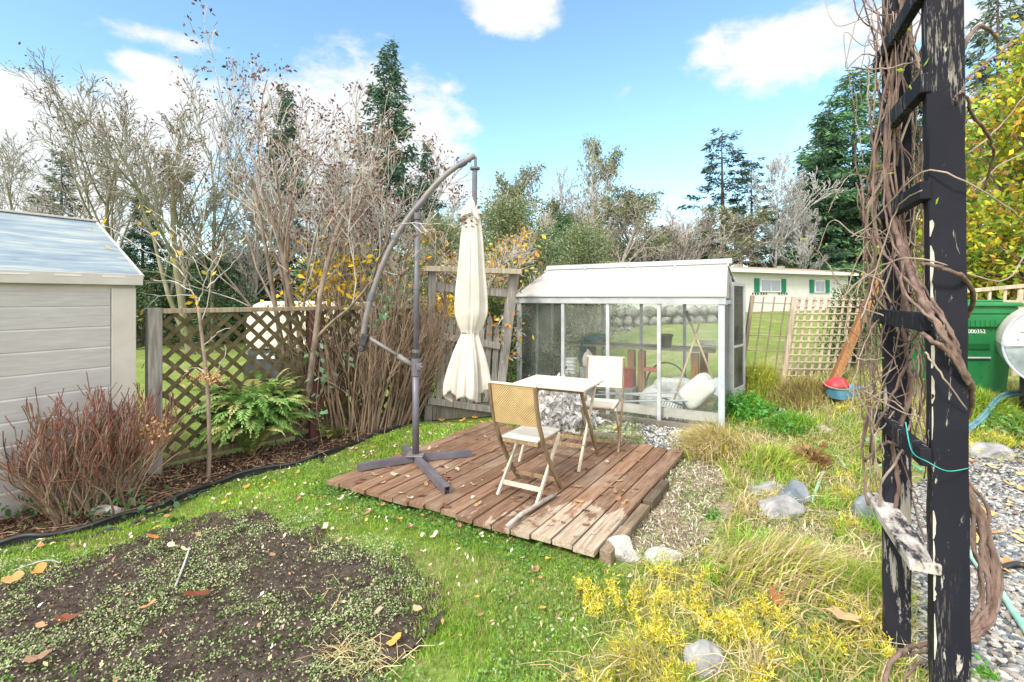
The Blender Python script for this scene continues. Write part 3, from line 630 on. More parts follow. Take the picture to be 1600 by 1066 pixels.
for d_, yo in ((1, .006), (-1, -.006)):
    k = -H_
    while k < FL:
        a0, a1 = k, k+H_
        s0 = max(a0, .06); s1 = min(a1, FL-.06)
        if s1 > s0:
            za = z0+(s0-a0); zb = z0+(s1-a0)
            if d_ < 0: za, zb = z1-(s0-a0), z1-(s1-a0)
            mb.beam(FP+FD*s0+UP*za+FN*yo, FP+FD*s1+UP*zb+FN*yo, .040, .009, up=FN)
        k += sp_
mb.build('lattice_panel', MT['lattice'], fence)
# ================================================================ GATE WITH ARCH
GA = P(668, 465, 6.45); GA.z = 0; GB = P(778, 465, 6.75); GB.z = 0; GD = (GB-GA).normalized(); GN = Vector((GD.y, -GD.x, 0)); GL = (GB-GA).length
gate = thing('garden_gate', 'weathered grey picket gate under a rough timber arch', 'gate', tuple(GA)[:2]+(0,))
tl = P(808, 425, 6.6)-P(775, 610, 6.75)
mb = MB(); mb.beam(GA+UP*0, GA+UP*2.0+GD*.06, .10, .10, up=GD, col=(.8, .8, .8)); mb.build('post', MT['oldwood'], gate, bevel=.008)
bpt = GB+UP*0; mb = MB(); mb.beam(bpt-GD*.02, P(803, 424, 6.75), .10, .13, up=GD); mb.build('post', MT['oldwood'], gate, bevel=.008)
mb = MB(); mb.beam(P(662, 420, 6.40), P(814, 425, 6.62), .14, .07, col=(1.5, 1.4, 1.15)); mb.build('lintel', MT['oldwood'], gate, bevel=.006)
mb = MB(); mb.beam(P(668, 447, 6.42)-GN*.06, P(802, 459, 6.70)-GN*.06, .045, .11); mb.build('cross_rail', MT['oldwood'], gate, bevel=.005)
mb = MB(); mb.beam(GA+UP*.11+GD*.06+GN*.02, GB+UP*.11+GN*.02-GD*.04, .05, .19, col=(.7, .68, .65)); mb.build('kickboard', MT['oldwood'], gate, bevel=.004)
for a, b in (((676, 522), (780, 541)), ((668, 625), (775, 640))):
    mb = MB(); mb.beam(P(a[0], a[1], 6.42)+GN*.04, P(b[0], b[1], 6.70)+GN*.04, .04, .085); mb.build('rail', MT['oldwood'], gate, bevel=.004)
npk = 8
for k in range(npk):
    f = (k+.5)/npk; c_ = GA.lerp(GB, f*.88+.07)+GN*.075; zt = 1.34-(.10 if k == npk-1 else 0)+(.04 if k in (1, 6) else 0); w_ = .075
    top = [(-w_/2, .22), (w_/2, .22), (w_/2, zt-.13), (w_/2-.018, zt-.11), (w_/2, zt-.07), (0, zt+.03), (-w_/2, zt-.07), (-w_/2+.018, zt-.11), (-w_/2, zt-.13)]
    mb = MB(); cc = .75+.3*rng.random(); mb.prism([c_+GD*x_+GD*z_*.055+UP*z_ for x_, z_ in top], GN*-.02, (cc, cc, cc)); mb.build('picket', MT['oldwood'], gate)
for z_ in (.42, .56): mb = MB(); mb.box(GA+GD*.03+GN*.062+UP*z_, (.05, .02, .03)); mb.build('hinge', MT['black'], gate)
# ================================================================ GREENHOUSE
MT['mortar'] = two('dark_wall_core', (.05, .05, .045), (.10, .10, .09), 5, .9, .3)
MT['alu'] = two('dull_white_aluminium', (.33, .35, .375), (.46, .48, .50), 6, .45, .04, spec=.5)
MT['aluB'] = two('blue_grey_aluminium', (.34, .38, .43), (.46, .50, .55), 6, .45, .04, spec=.5)
def glassmat(name, dirt=.10, tintc=(.90, .95, .93)):
    m = bpy.data.materials.new(name); m.use_nodes = True; t = m.node_tree; t.nodes.clear(); n = t.nodes.new
    o = n('ShaderNodeOutputMaterial'); tr = n('ShaderNodeBsdfTransparent'); tr.inputs[0].default_value = (*tintc, 1)
    gl = n('ShaderNodeBsdfGlossy'); gl.inputs['Roughness'].default_value = .03; fr = n('ShaderNodeFresnel'); fr.inputs[0].default_value = 1.22
    mx = n('ShaderNodeMixShader'); t.links.new(fr.outputs[0], mx.inputs[0]); t.links.new(tr.outputs[0], mx.inputs[1]); t.links.new(gl.outputs[0], mx.inputs[2])
    df = n('ShaderNodeBsdfDiffuse'); df.inputs[0].default_value = (.75, .77, .74, 1); m2 = n('ShaderNodeMixShader')
    tc_ = n('ShaderNodeTexCoord'); no = n('ShaderNodeTexNoise'); no.inputs['Scale'].default_value = 2.4; no.inputs['Detail'].default_value = 5; t.links.new(tc_.outputs['Object'], no.inputs[0])
    ra = n('ShaderNodeMapRange'); ra.inputs[1].default_value = .3; ra.inputs[2].default_value = .75; ra.inputs[3].default_value = dirt*.35; ra.inputs[4].default_value = dirt*1.8; t.links.new(no.outputs[0], ra.inputs[0]); t.links.new(ra.outputs[0], m2.inputs[0])
    t.links.new(mx.outputs[0], m2.inputs[1]); t.links.new(df.outputs[0], m2.inputs[2]); t.links.new(m2.outputs[0], o.inputs[0]); return m
MT['glass'] = glassmat('dusty_greenhouse_glass', .045, (.97, .985, .975))
m = Mat('milky_roof_panel', .5, .4); n = m.noise(1.4, 5, .6); m.base(m.ramp(n, [(.3, (.31, .297, .28)), (.7, (.39, .38, .365))])); m.bump(n, .04, .01); MT['milky'] = m.m
G0 = Vector((.11, 7.2, 0)); G1 = Vector((2.5, 5.8, 0)); gd = (G1-G0).normalized(); gb = Vector((.505, .863, 0)).normalized(); GLn = (G1-G0).length; GW = 1.62
gh = thing('greenhouse', 'small aluminium greenhouse with dusty glass walls and milky white roof', 'greenhouse', tuple(G0)[:2]+(0,))
def spx(p):   # distance along the front wall seen at image column p
    k = (p-CX)/F; return (k*G0.y-G0.x)/(gd.x-k*gd.y)
EV = 1.60; RZ = 2.07
ss = [0, spx(880), spx(950), spx(1030), GLn]
for k, s in enumerate(ss):
    mb = MB(); mb.box(G0+gd*s+UP*(EV/2+.02)-gb*.002, (.045 if 0 < k < 4 else .07, .045, EV-.04), (gd, gb, UP)); mb.build('post', MT['aluB'] if k == 4 else MT['alu'], gh, bevel=.003)
    mb = MB(); mb.box(G0+gd*s+gb*GW+UP*(EV/2+.02), (.045, .045, EV-.04), (gd, gb, UP)); mb.build('post', MT['aluB'], gh, bevel=.003)
for t_, s in ((.78, GLn), (1.2, GLn), (.55, 0), (1.1, 0)):
    mb = MB(); mb.box(G0+gd*s+gb*t_+UP*.97, (.045, .045, 1.9), (gd, gb, UP)); mb.build('post', MT['aluB'], gh, bevel=.003)
mb = MB(); o_ = UP*EV
mb.beam(G0-gd*.05+o_-gb*.004, G1+gd*.05+o_-gb*.004, .07, .085); mb.build('front_header', MT['alu'], gh, bevel=.004)
mb = MB(); mb.beam(G0+gb*GW+o_, G1+gb*GW+o_, .05, .07); mb.beam(G0+gb*.04+o_-UP*.02, G0+gb*(GW-.03)+o_-UP*.02, .04, .05); mb.beam(G1+gb*.04+o_-UP*.02, G1+gb*(GW-.03)+o_-UP*.02, .04, .05); mb.build('header', MT['aluB'], gh)
mb = MB(); mb.beam(G0+UP*.045, G1+UP*.045, .05, .08); mb.beam(G0+gb*GW+UP*.045, G1+gb*GW+UP*.045, .05, .08); mb.beam(G0+gb*.03+UP*.04, G0+gb*(GW-.03)+UP*.04, .045, .07); mb.beam(G1+gb*.03+UP*.04, G1+gb*(GW-.03)+UP*.04, .045, .07)
mb.build('base_rail', two('dark_base_timber', (.12, .11, .095), (.24, .22, .19), 6, .85, .2), gh)
mb = MB(); mb.beam(G0+gb*.12+UP*.17+gd*.05, G1+gb*.12+UP*.17-gd*.05, .06, .11, col=(1, 1, 1)); mb.build('sill_board', two('pale_sill_wood', (.36, .34, .31), (.52, .50, .46), 6, .8, .2), gh)
for k in range(4):
    a, b = ss[k]+.025, ss[k+1]-.025
    mb = MB(); mb.prism([G0+gd*a+UP*.09, G0+gd*b+UP*.09, G0+gd*b+UP*(EV-.045), G0+gd*a+UP*(EV-.045)], gb*.003); mb.build('glass_pane', MT['glass'], gh)
    mb = MB(); mb.prism([G0+gb*GW+gd*a+UP*.09, G0+gb*GW+gd*b+UP*.09, G0+gb*GW+gd*b+UP*(EV-.04), G0+gb*GW+gd*a+UP*(EV-.04)], gb*.003); mb.build('glass_pane', MT['glass'], gh)
mb = MB(); mb.prism([G0+gb*.03+UP*.09, G0+gb*(GW-.03)+UP*.09, G0+gb*(GW-.03)+UP*(EV-.05), G0+gb*.03+UP*(EV-.05)], gd*.003); mb.build('glass_pane', MT['glass'], gh)
mb = MB(); mb.prism([G1+gb*.03+UP*.09, G1+gb*.75+UP*.09, G1+gb*.75+UP*(EV-.05), G1+gb*.03+UP*(EV-.05)], gd*.003); mb.build('glass_pane', MT['glass'], gh)
rf0 = G0-gd*.06-gb*.06+UP*(EV+.045); rg0 = G0+gd*.10+gb*.78+UP*RZ; LL = GLn+.12
rf1 = G1+gd*.06-gb*.06+UP*(EV+.045); rg1 = G1+gd*.0+gb*.62+UP*RZ
mb = MB(); mb.prism([rf0, rf1, rg1, rg0], UP*.016); mb.build('roof_panel', MT['milky'], gh, bevel=.003)
rb0 = G0-gd*.06+gb*(GW+.06)+UP*(EV+.045); rb1 = G1+gd*.06+gb*(GW+.06)+UP*(EV+.045)
mb = MB(); mb.prism([rb0, rb1, rg1+gb*.02, rg0+gb*.02], UP*.016); mb.build('roof_panel', MT['milky'], gh)
mb = MB(); mb.beam(rg0-gd*.03+UP*.035, rg1+gd*.05+UP*.035, .07, .05); mb.beam(rg0-gd*.03+UP*.068, rg1+gd*.05+UP*.068, .03, .02); mb.build('ridge_cap', MT['alu'], gh, bevel=.003)
for f in (.0, .25, .5, .75, 1.0):
    mb = MB(); a = rg0.lerp(rg1, f); b = rf0.lerp(rf1, f); mb.beam(a+UP*.026, a.lerp(b, .13)+UP*.026, .018, .02); mb.build('roof_clip', MT['alu'], gh)
mb = MB(); mb.prism([G1+gb*.0+UP*(EV+.03), G1+gb*GW+UP*(EV+.03), rg1-gd*.01-UP*.01], gd*.004); mb.build('gable_panel', MT['milky'], gh)
mb = MB(); mb.prism([G0+gb*.0+UP*(EV+.03), G0+gb*GW+UP*(EV+.03), rg0-UP*.01-gd*.1], gd*.004); mb.build('gable_panel', MT['milky'], gh)
# open door at the right gable
dr = thing('greenhouse_door', 'aluminium framed glass door', 'door') if False else None
dh = G1+gb*.74+gd*.03; dd_ = Vector((.66, .75, 0)).normalized(); dn = dd_.cross(UP)
fr = MB(); zt = 1.84; zb = .3
for s in (0.025, .53): fr.box(dh+dd_*s+UP*((zt+zb)/2), (.05, .035, zt-zb), (dd_, dn, UP))
for z_, h_ in ((zt-.02, .05), (.98, .03), (zb+.06, .12)): fr.box(dh+dd_*.278+UP*z_, (.455, .03, h_), (dd_, dn, UP))
df = fr.build('door', MT['alu'], gh, bevel=.003)
mb = MB(); mb.prism([dh+dd_*.05+UP*(zb+.12), dh+dd_*.505+UP*(zb+.12), dh+dd_*.505+UP*(zt-.045), dh+dd_*.05+UP*(zt-.045)], dn*.003); mb.build('glass_pane', MT['glass'], df)
# ---------------- what stands inside the greenhouse
MT['orange_wood'] = wood('orange_brown_timber', (.17, .075, .03), (.34, .18, .075), 0, 'z')
def inside(p, y, z=None, t=1.0):
    "point at image column p, at depth t into the greenhouse"
    q = G0+gb*t; k = (p-CX)/F; s = (k*q.y-q.x)/(gd.x-k*gd.y); v = q+gd*s
    v.z = EH+(HY-y)/F*v.y if z is None else z; return v
bench = thing('potting_bench', 'timber potting bench with thick orange posts inside the greenhouse', 'bench', tuple(inside(1000, 600, .05))[:2]+(.02,))
bt = inside(1000, 541, None, 1.15).z
mb = MB()
for yy in (.95, 1.12, 1.29): mb.beam(inside(890, 0, bt, yy), inside(1118, 0, bt, yy), .15, .035)
mb.build('benchtop', two('grey_bench_board', (.22, .19, .14), (.40, .35, .27), 5, .85, .2), bench, bevel=.004)
for p_, t_ in ((911, .95), (987, .95), (1003, .93), (1086, .95), (925, 1.3), (1100, 1.3)):
    mb = MB(); q = inside(p_, 0, bt/2, t_); mb.box(q-UP*.02, (.10, .10, bt-.045), (gd, gb, UP)); mb.build('leg', MT['orange_wood'], bench, bevel=.005)
MT['teal'] = two('teal_hose_rubber', (.01, .10, .11), (.03, .20, .20), 10, .5, .05)
mb = MB(); c0 = inside(930, 0, bt+.04, 1.0)
rng = np.random.default_rng(4); pts = []
for k in range(230):
    a = k*.27; r_ = .17+.03*math.sin(k*.11); pts.append(c0+gd*(r_*math.cos(a))+gb*(.11*math.sin(a))+UP*(.012+.0005*k+.02*math.sin(k*.31)))
for k in range(30): f = k/29; pts.append(c0+gd*(.2+.06*math.sin(f*9))-gb*.08+UP*(.1-.42*f))
mb.tube(pts, .011, 6)
for k in range(5):
    l = [c0+gd*(-.20+.02*k+.03*math.cos(a))-gb*(.13-.008*k)+UP*(.03-.16-.02*k+(.17+.01*k)*math.cos(a)) for a in np.linspace(-.3, math.pi*1.6, 18)]
    mb.tube(l, .010, 6)
tag(mb.build('garden_hose', MT['teal'], smooth=True), 'coil of teal garden hose lying on the potting bench in the greenhouse', 'hose')
mb = MB(); q = inside(1040, 0, bt+.018, 1.0); n_ = 20
pr = [(.075, 0), (.10, .17), (.108, .17), (.108, .19), (.096, .19), (.07, .01)]
def lathe(mb, c, pr, n=20, col=(1, 1, 1), ax=None):
    V = [];
    X, Y, Z = ax or (Vector((1, 0, 0)), Vector((0, 1, 0)), UP)
    for r_, z_ in pr:
        for k in range(n): a = k/n*2*math.pi; V.append(tuple(Vector(c)+X*(r_*math.cos(a))+Y*(r_*math.sin(a))+Z*z_))
    fs = [(j*n+k, j*n+(k+1) % n, (j+1)*n+(k+1) % n, (j+1)*n+k) for j in range(len(pr)-1) for k in range(n)]
    fs += [tuple(range(n))[::-1], tuple((len(pr)-1)*n+k for k in range(n))]
    return mb.poly(V, fs, col)
lathe(mb, q, pr); tag(mb.build('plant_pot', MT['black']), 'black plastic plant pot standing on the potting bench', 'pot')
# shovel and hoe leaning in the corner
for (a, b, lab, hd) in (((1074, 492), (1114, 592), 'shovel with a black grip leaning at the right of the potting bench', 1), ((1095, 501), (1052, 628), 'long-handled rake with a pale handle leaning leftward in the greenhouse', 0)):
    pa = inside(a[0], a[1], None, .55); pb = inside(b[0], b[1], None, .40 if hd else .35); t = thing('shovel' if hd else 'garden_rake', lab, 'shovel' if hd else 'rake', tuple(pb))
    mb = MB(); mb.tube([pa, pb], .013, 8); mb.build('handle', two('ash_handle', (.36, .26, .15), (.55, .42, .27), 8, .7, .1), t, smooth=True)
    dv = (pb-pa).normalized()
    if hd:
        mb = MB(); mb.tube([pa-dv*.05, pa+dv*.02, pa+dv*.10], [.022, .026, .018], 10); mb.build('grip', MT['black'], t, smooth=True)
        mb = MB(); sdv = dv.cross(gb).normalized(); mb.prism([pb+sdv*.09, pb+sdv*.085+dv*.16, pb+dv*.24, pb-sdv*.085+dv*.16, pb-sdv*.09], gb*.006); mb.build('blade', MT['aluB'], t)
    else:
        mb = MB(); sdv = dv.cross(gb).normalized(); mb.beam(pb-sdv*.15, pb+sdv*.15, .02, .02)
        for k in range(9): mb.beam(pb+sdv*(-.14+.035*k), pb+sdv*(-.14+.035*k)+dv*.08, .006, .006)
        mb.build('head', MT['black'], t)
def crumple(name, c, sx, sy, sz, mat, label, cat, seed=0, ax=None, n=26, amp=.16, sq=.75):
    mb = MB(); rng = np.random.default_rng(seed); u = np.linspace(0, 2*np.pi, n*2, endpoint=False); v = np.linspace(-np.pi/2, np.pi/2, n); U, Vv = np.meshgrid(u, v)
    sg = lambda a: np.sign(a)*np.abs(a)**sq
    x = sg(np.cos(Vv))*sg(np.cos(U)); y = sg(np.cos(Vv))*sg(np.sin(U)); z = sg(np.sin(Vv))
    k = np.ones_like(x)
    for i in range(9):
        d = rng.normal(size=3); d /= np.linalg.norm(d); fq = rng.uniform(1.5, 6); k += amp/(.6+.35*fq)*np.sin(fq*(x*d[0]+y*d[1]+z*d[2])+rng.uniform(0, 6))
    X, Y, Z = ax or (gd, gb, UP); c = Vector(c)
    X, Y, Z = [np.array(tuple(q)) for q in (X, Y, Z)]
    W = np.array(tuple(c))+(x*k*sx/2)[..., None]*X+(y*k*sy/2)[..., None]*Y+(z*k*sz/2)[..., None]*Z
    i, j = np.meshgrid(np.arange(n-1), np.arange(2*n), indexing='ij'); m2 = 2*n
    q = np.stack([i*m2+j, i*m2+(j+1) % m2, (i+1)*m2+(j+1) % m2, (i+1)*m2+j], -1).reshape(-1, 4); mb.add(W.reshape(-1, 3), [q]); o = mb.build(name, mat, smooth=True)
    return tag(o, label, cat)
MT['sack'] = two('white_woven_sack', (.56, .56, .54), (.70, .70, .68), 5, .7, .25)
tl_ = Vector((gd*.75+UP*.66)).normalized(); crumple('sack', inside(1090, 610, None, .42), .46, .22, .30, MT['sack'], 'plump white sack slumped in the right corner of the greenhouse', 'sack', 3, (tl_, gb, tl_.cross(gb)*-1), sq=.45, amp=.07)
MT['sheet'] = two('crumpled_grey_plastic', (.36, .37, .38), (.66, .67, .68), 7, .35, .5, bd=.03)
crumple('plastic_sheet', inside(1043, 615, None, .85), .52, .25, .42, MT['sheet'], 'crumpled grey plastic sheeting heaped below the bench in the greenhouse', 'plastic sheet', 8, amp=.3, n=34)
crumple('sack', inside(1105, 536, None, 1.1), .38, .22, .07, MT['sack'], 'flat white sack lying on the right end of the potting bench', 'sack', 5)
mb = MB(); q = inside(919, 0, .56, .8); lathe(mb, q, [(.06, 0), (.085, .04), (.09, .14), (.06, .22), (.025, .25), (.025, .28)], 16); tag(mb.build('jug', two('pale_pink_plastic', (.48, .42, .42), (.62, .57, .57), 5, .4, .05), smooth=True), 'pale pinkish plastic jug below the hose in the greenhouse', 'jug')
mb = MB(); lathe(mb, inside(919, 0, .1, .8), [(.11, 0), (.13, .44), (.135, .455), (.12, .46)], 18); tag(mb.build('bucket', two('grey_bucket', (.2, .21, .22), (.3, .31, .32), 5, .5, .05)), 'dark grey bucket standing under the pinkish jug', 'bucket')
for k in range(5):
    mb = MB(); q = inside(891, 0, .42+k*.055, .75); lathe(mb, q, [(.075, 0), (.10, .045), (.108, .047), (.108, .058), (.09, .058)], 18); tag(mb.build('plant_tray', two('white_pot_plastic', (.55, .56, .57), (.7, .71, .72), 5, .4, .05)), 'round white pot in the stack at the left of the greenhouse', 'pot', 'stacked white pots')
mb = MB(); q = inside(891, 0, .2, .75); mb.box(q+UP*.1, (.3, .25, .3), (gd, gb, UP)); tag(mb.build('crate', two('grey_crate_wood', (.2, .17, .14), (.36, .32, .27), 5, .8, .3), bevel=.006), 'wooden crate carrying the stack of white pots', 'crate')
mb = MB(); lathe(mb, inside(979, 0, .32, .8), [(.10, 0), (.12, .26), (.125, .27), (.11, .27)], 18); tag(mb.build('bucket', two('dull_red_plastic', (.26, .035, .03), (.40, .07, .06), 5, .5, .05)), 'dull red bucket behind the bench posts', 'bucket')
mb = MB(); mb.box(inside(979, 0, .19, .8), (.26, .26, .26), (gd, gb, UP)); tag(mb.build('concrete_block', two('grey_block', (.2, .2, .19), (.33, .33, .31), 12, .9, .3), bevel=.006), 'grey concrete block under the dull red bucket', 'block')
mb = MB(); mb.beam(inside(1008, 577, None, .8), inside(1030, 578, None, .8), .12, .05); tag(mb.build('brick', two('red_brick', (.26, .09, .06), (.38, .15, .10), 12, .9, .3), bevel=.004), 'red brick on the grey sheeting beside the bench posts', 'brick')
hc = inside(1042, 608, None, .9); mb = MB(); mb.tube([hc+gd*(.30*math.cos(a))+UP*(.38*math.sin(a)) for a in np.linspace(.05, math.pi-.05, 30)], .012, 8); tag(mb.build('hoop', MT['black'], smooth=True), 'black plastic hoop arching in front of the potting bench', 'hoop')
for (a, b, r_, lab) in (((925, 617), (1058, 613), .011, 'pale upper pipe'), ((935, 612), (1050, 622), .009, 'thin tilted pipe'), ((905, 628), (1075, 626), .012, 'long lower grey pipe')):
    mb = MB(); mb.tube([inside(a[0], a[1], None, .3), inside(b[0], b[1], None, .3)], r_, 8); tag(mb.build('pipe', MT['aluB'], smooth=True), lab+' lying across the front of the greenhouse interior', 'pipe')

# ================================================================ TRELLISES, TUBS, LEANING TIMBER
TR = 7.1; tz = float(terr(4.0, TR))
MT['trellis'] = wood('faded_trellis_wood', (.30, .235, .17), (.55, .46, .36), 0, 'z', usecol=True)
tu = Vector((1, -.06, 0)).normalized(); tlv = Vector((.11, 0, 1)).normalized(); tN = tu.cross(UP)
def TQ(p, y): return P(p, y, TR)
t1 = thing('wire_trellis', 'open trellis frame of thin dark bars beside the greenhouse door', 'trellis', tuple(TQ(1165, 600)))
mb = MB(); mb.beam(TQ(1176, 462), TQ(1157, 596), .05, .05, up=tu, col=(.6, .6, .6)); mb.beam(TQ(1241, 464), TQ(1221, 606), .06, .06, up=tu); mb.build('frame', MT['trellis'], t1, bevel=.004)
mb = MB()
for f in (.27, .53, .8): mb.beam(TQ(1176+65*f, 464), TQ(1157+64*f, 600), .014, .014, col=(.5, .5, .5))
for f in (.08, .20, .45, .62, .82): mb.beam(TQ(1176-19*f, 462+138*f), TQ(1241-20*f, 464+138*f), .012, .012, col=(.5, .5, .5))
mb.build('bars', MT['trellis'], t1)
t2 = thing('wooden_trellis', 'square-grid wooden trellis leaning left between the open frame and the orange timber', 'trellis', tuple(TQ(1300, 600)))
mb = MB()
for k in range(11): x_ = 1250+11.5*k; mb.beam(TQ(x_, 465), TQ(x_-20, 604), .034, .012, up=tN)
mb.build('upright', MT['trellis'], t2)
mb = MB()
for k in range(13): y_ = 468+10.8*k; mb.beam(TQ(1245-(y_-465)*.145, y_)+Vector((0, -.013, 0)), TQ(1370-(y_-465)*.145, y_+1)+Vector((0, -.013, 0)), .02, .014, up=UP, col=(1.15, 1.15, 1.15))
mb.build('crossbar', MT['trellis'], t2)
mb = MB(); pb_ = gp(1298, 606); mb.beam(P(1370, 442, 6.9), P(1298, 603, 6.3)-UP*.03, .13, .09, up=tu); tag(mb.build('timber', MT['orange_wood'], bevel=.008), 'orange brown timber leaning against the trellis above the red tub', 'timber')
def tub(name, c, w_, d_, h_, ax, mat, label):
    mb = MB(); X, Y = ax; V = []; lv = [(0, .80), (h_*.9, .97), (h_*.92, 1.04), (h_, 1.05), (h_, .97), (h_*.15, .78)]
    n = 28
    for z_, s_ in lv:
        for k in range(n):
            a = k/n*2*math.pi; cx_ = abs(math.cos(a))**.45*math.copysign(1, math.cos(a)); sy_ = abs(math.sin(a))**.45*math.copysign(1, math.sin(a))
            V.append(Vector(c)+X*(w_/2*s_*cx_)+Y*(d_/2*s_*sy_)+UP*z_)
    fs = [(j*n+k, j*n+(k+1) % n, (j+1)*n+(k+1) % n, (j+1)*n+k) for j in range(len(lv)-1) for k in range(n)]+[tuple(range(n))[::-1], tuple(5*n+k for k in range(n))]
    mb.poly(V, fs); return tag(mb.build(name, mat), label, 'tub')
c_ = gp(1320, 628); tub('storage_tub', c_+Vector((0, .0, .05)), .44, .30, .14, (Vector((.98, .18, 0)), Vector((-.18, .98, 0))), two('faded_blue_plastic', (.07, .21, .32), (.13, .30, .42), 5, .45, .05), 'faded blue plastic tub sitting in the weeds under the red one')
mb = MB(); V = []; cc_ = c_+Vector((-.10, .02, .185)); n = 24
for z_, s_ in ((0, 1.0), (.02, 1.02), (.08, .8), (.12, .45), (.125, .2)):
    for k in range(n): a = k/n*2*math.pi; V.append(cc_+Vector((.145*s_*math.cos(a), .13*s_*math.sin(a), z_*.85+.02*math.cos(a)*(z_ > .0))))
fs = [(j*n+k, j*n+(k+1) % n, (j+1)*n+(k+1) % n, (j+1)*n+k) for j in range(4) for k in range(n)]+[tuple(range(n))[::-1], tuple(4*n+k for k in range(n))]
mb.poly(V, fs); tag(mb.build('upturned_tub', two('bright_red_plastic', (.45, .02, .03), (.60, .05, .06), 5, .4, .05), smooth=True), 'upturned red plastic tub resting on the blue one', 'tub')

# ================================================================ GREEN BIN, STEEL TANK, WHITE TRELLIS BEHIND
m = Mat('green_bin_plastic', .5, .35); n = m.noise(3, 4); m.base(m.ramp(n, [(.3, (.012, .135, .040)), (.7, (.025, .20, .065))])); MT['bin'] = m.m
BD = 5.6; bl = P(1484, 618, BD); br_ = P(1588, 618, BD); BX = Vector((1, -.04, 0)).normalized(); BY = Vector((.04, 1, 0)).normalized()
bc = (bl+br_)/2; bc.z = bl.z; bw_ = .74
bn = thing('wheelie_bin', 'green wheeled garden waste bin with a white serial number behind the dark post', 'bin', tuple(bc))
Hb = 1.02; mb = MB(); V = []
for z_, s_ in ((.03, .84), (.5, .92), (Hb-.08, .985), (Hb-.08, 1.03), (Hb, 1.04)):
    for a, b in ((-1, -1), (1, -1), (1, 1), (-1, 1)): V.append(bc+BX*(a*bw_/2*s_)+BY*(.33+b*.33*s_)+UP*z_)
fs = [(j*4+k, j*4+(k+1) % 4, (j+1)*4+(k+1) % 4, (j+1)*4+k) for j in range(4) for k in range(4)]+[(3, 2, 1, 0), (16, 17, 18, 19)]
mb.poly(V, fs); mb.build('body', MT['bin'], bn, bevel=.018)
mb = MB(); fy = -.013
yf = lambda z_: bc+BY*(.33-.33*(.84+.145*(z_-.03)/(Hb-.11)))
# collar apron under the rim with ribs
ap = [(-.37, Hb-.09), (.37, Hb-.09), (.37, Hb-.115), (.22, Hb-.125), (.13, Hb-.23), (-.37, Hb-.23)]
mb.prism([yf(z_)+BX*x_+UP*z_-BY*.035 for x_, z_ in ap], BY*.04); 
for k in range(9): mb.prism([yf(Hb-.13)-BY*.036+BX*(-.33+.055*k)+UP*(Hb-.15), yf(Hb-.13)-BY*.036+BX*(-.32+.055*k)+UP*(Hb-.15), yf(Hb-.2)-BY*.036+BX*(-.32+.055*k)+UP*(Hb-.225), yf(Hb-.2)-BY*.036+BX*(-.33+.055*k)+UP*(Hb-.225)], BY*-.012)
mb.build('apron', MT['bin'], bn, bevel=.004)
mb = MB(); mb.box(bc+BY*.32+UP*(Hb+.028), (bw_*1.08, .74, .05), (BX, BY, UP)); mb.box(bc+BY*.34+UP*(Hb+.065), (bw_*.86, .5, .03), (BX, BY, UP)); mb.build('lid', MT['bin'], bn, bevel=.014)
mb = MB(); mb.tube([yf(.45)+BX*-.2+UP*.43-BY*.02, yf(.45)+BX*.09+UP*.43-BY*.02], .012, 8); mb.build('lift_bar', MT['alu'], bn)
mb = MB(); mb.box(yf(.56)+BX*-.06+UP*.56-BY*.006, (.30, .012, .07), (BX, BY, UP)); mb.build('recess_panel', two('bin_recess_plastic', (.008, .08, .025), (.012, .10, .03), 5, .6, 0), bn, bevel=.004)
for x_, z_ in ((-.09, .80), (.10, .745), (-.09, .70), (.09, .53), (.0, .36), (.10, .33), (.02, .2)): mb = MB(); mb.box(yf(z_)+BX*x_+UP*z_-BY*.002, (.014, .006, .010), (BX, BY, UP)); mb.build('hole', MT['black'], bn)
cu = bpy.data.curves.new('serial', 'FONT'); cu.body = 'SB 000352'; cu.size = .066; cu.align_x = 'RIGHT'; cu.extrude = .0008
to = bpy.data.objects.new('serial_tmp', cu); COL.objects.link(to); dg = bpy.context.evaluated_depsgraph_get(); me = bpy.data.meshes.new_from_object(to.evaluated_get(dg)); bpy.data.objects.remove(to)
so_ = bpy.data.objects.new('serial_number', me); COL.objects.link(so_); so_.parent = bn; so_.rotation_euler = (rad(86), 0, math.atan2(BX.y, BX.x)); tp_ = yf(.72)+BX*.04+UP*.715-BY*.006-bc; so_.location = tp_; ORG[so_.name] = None
me.materials.clear(); me.materials.append(two('white_print', (.7, .7, .7), (.8, .8, .8), 5, .6, 0))
for s in (-1, 1):
    mb = MB(); mb.tube([bc+BX*(s*.30)+BY*.66+UP*.11, bc+BX*(s*.36)+BY*.66+UP*.11], .11, 20); mb.build('wheel', MT['black'], bn)
# steel tank
TC = P(1662, 543, 4.75); tr_ = .43; ax_ = Vector((.66, .75, 0)).normalized(); sx_ = Vector((.75, -.66, 0)).normalized()
m = Mat('steel_tank_skin', .45, .5); sz_ = m.t.nodes.new('ShaderNodeSeparateXYZ'); m.L(m.tc.outputs['Object'], sz_.inputs[0]); n = m.noise(7, 5, .65)
half = m.ramp(m.math('ADD', m.math('MULTIPLY', sz_.outputs[2], 1.0), 0.), [(.430, 0.), (.432, 1.)])
m.base(m.mix(half, m.ramp(n, [(.3, (.22, .28, .30)), (.6, (.42, .48, .50)), (.8, (.58, .60, .60))]), m.ramp(n, [(.3, (.56, .50, .44)), (.6, (.68, .62, .56))]))); m.L(m.ramp(half, [(0, .55), (1, 0.)]), m.b.inputs['Metallic']); MT['tank'] = m.m
tk = thing('steel_tank', 'round riveted steel tank end with a cream upper half at the right edge', 'tank', tuple(TC-UP*.43))
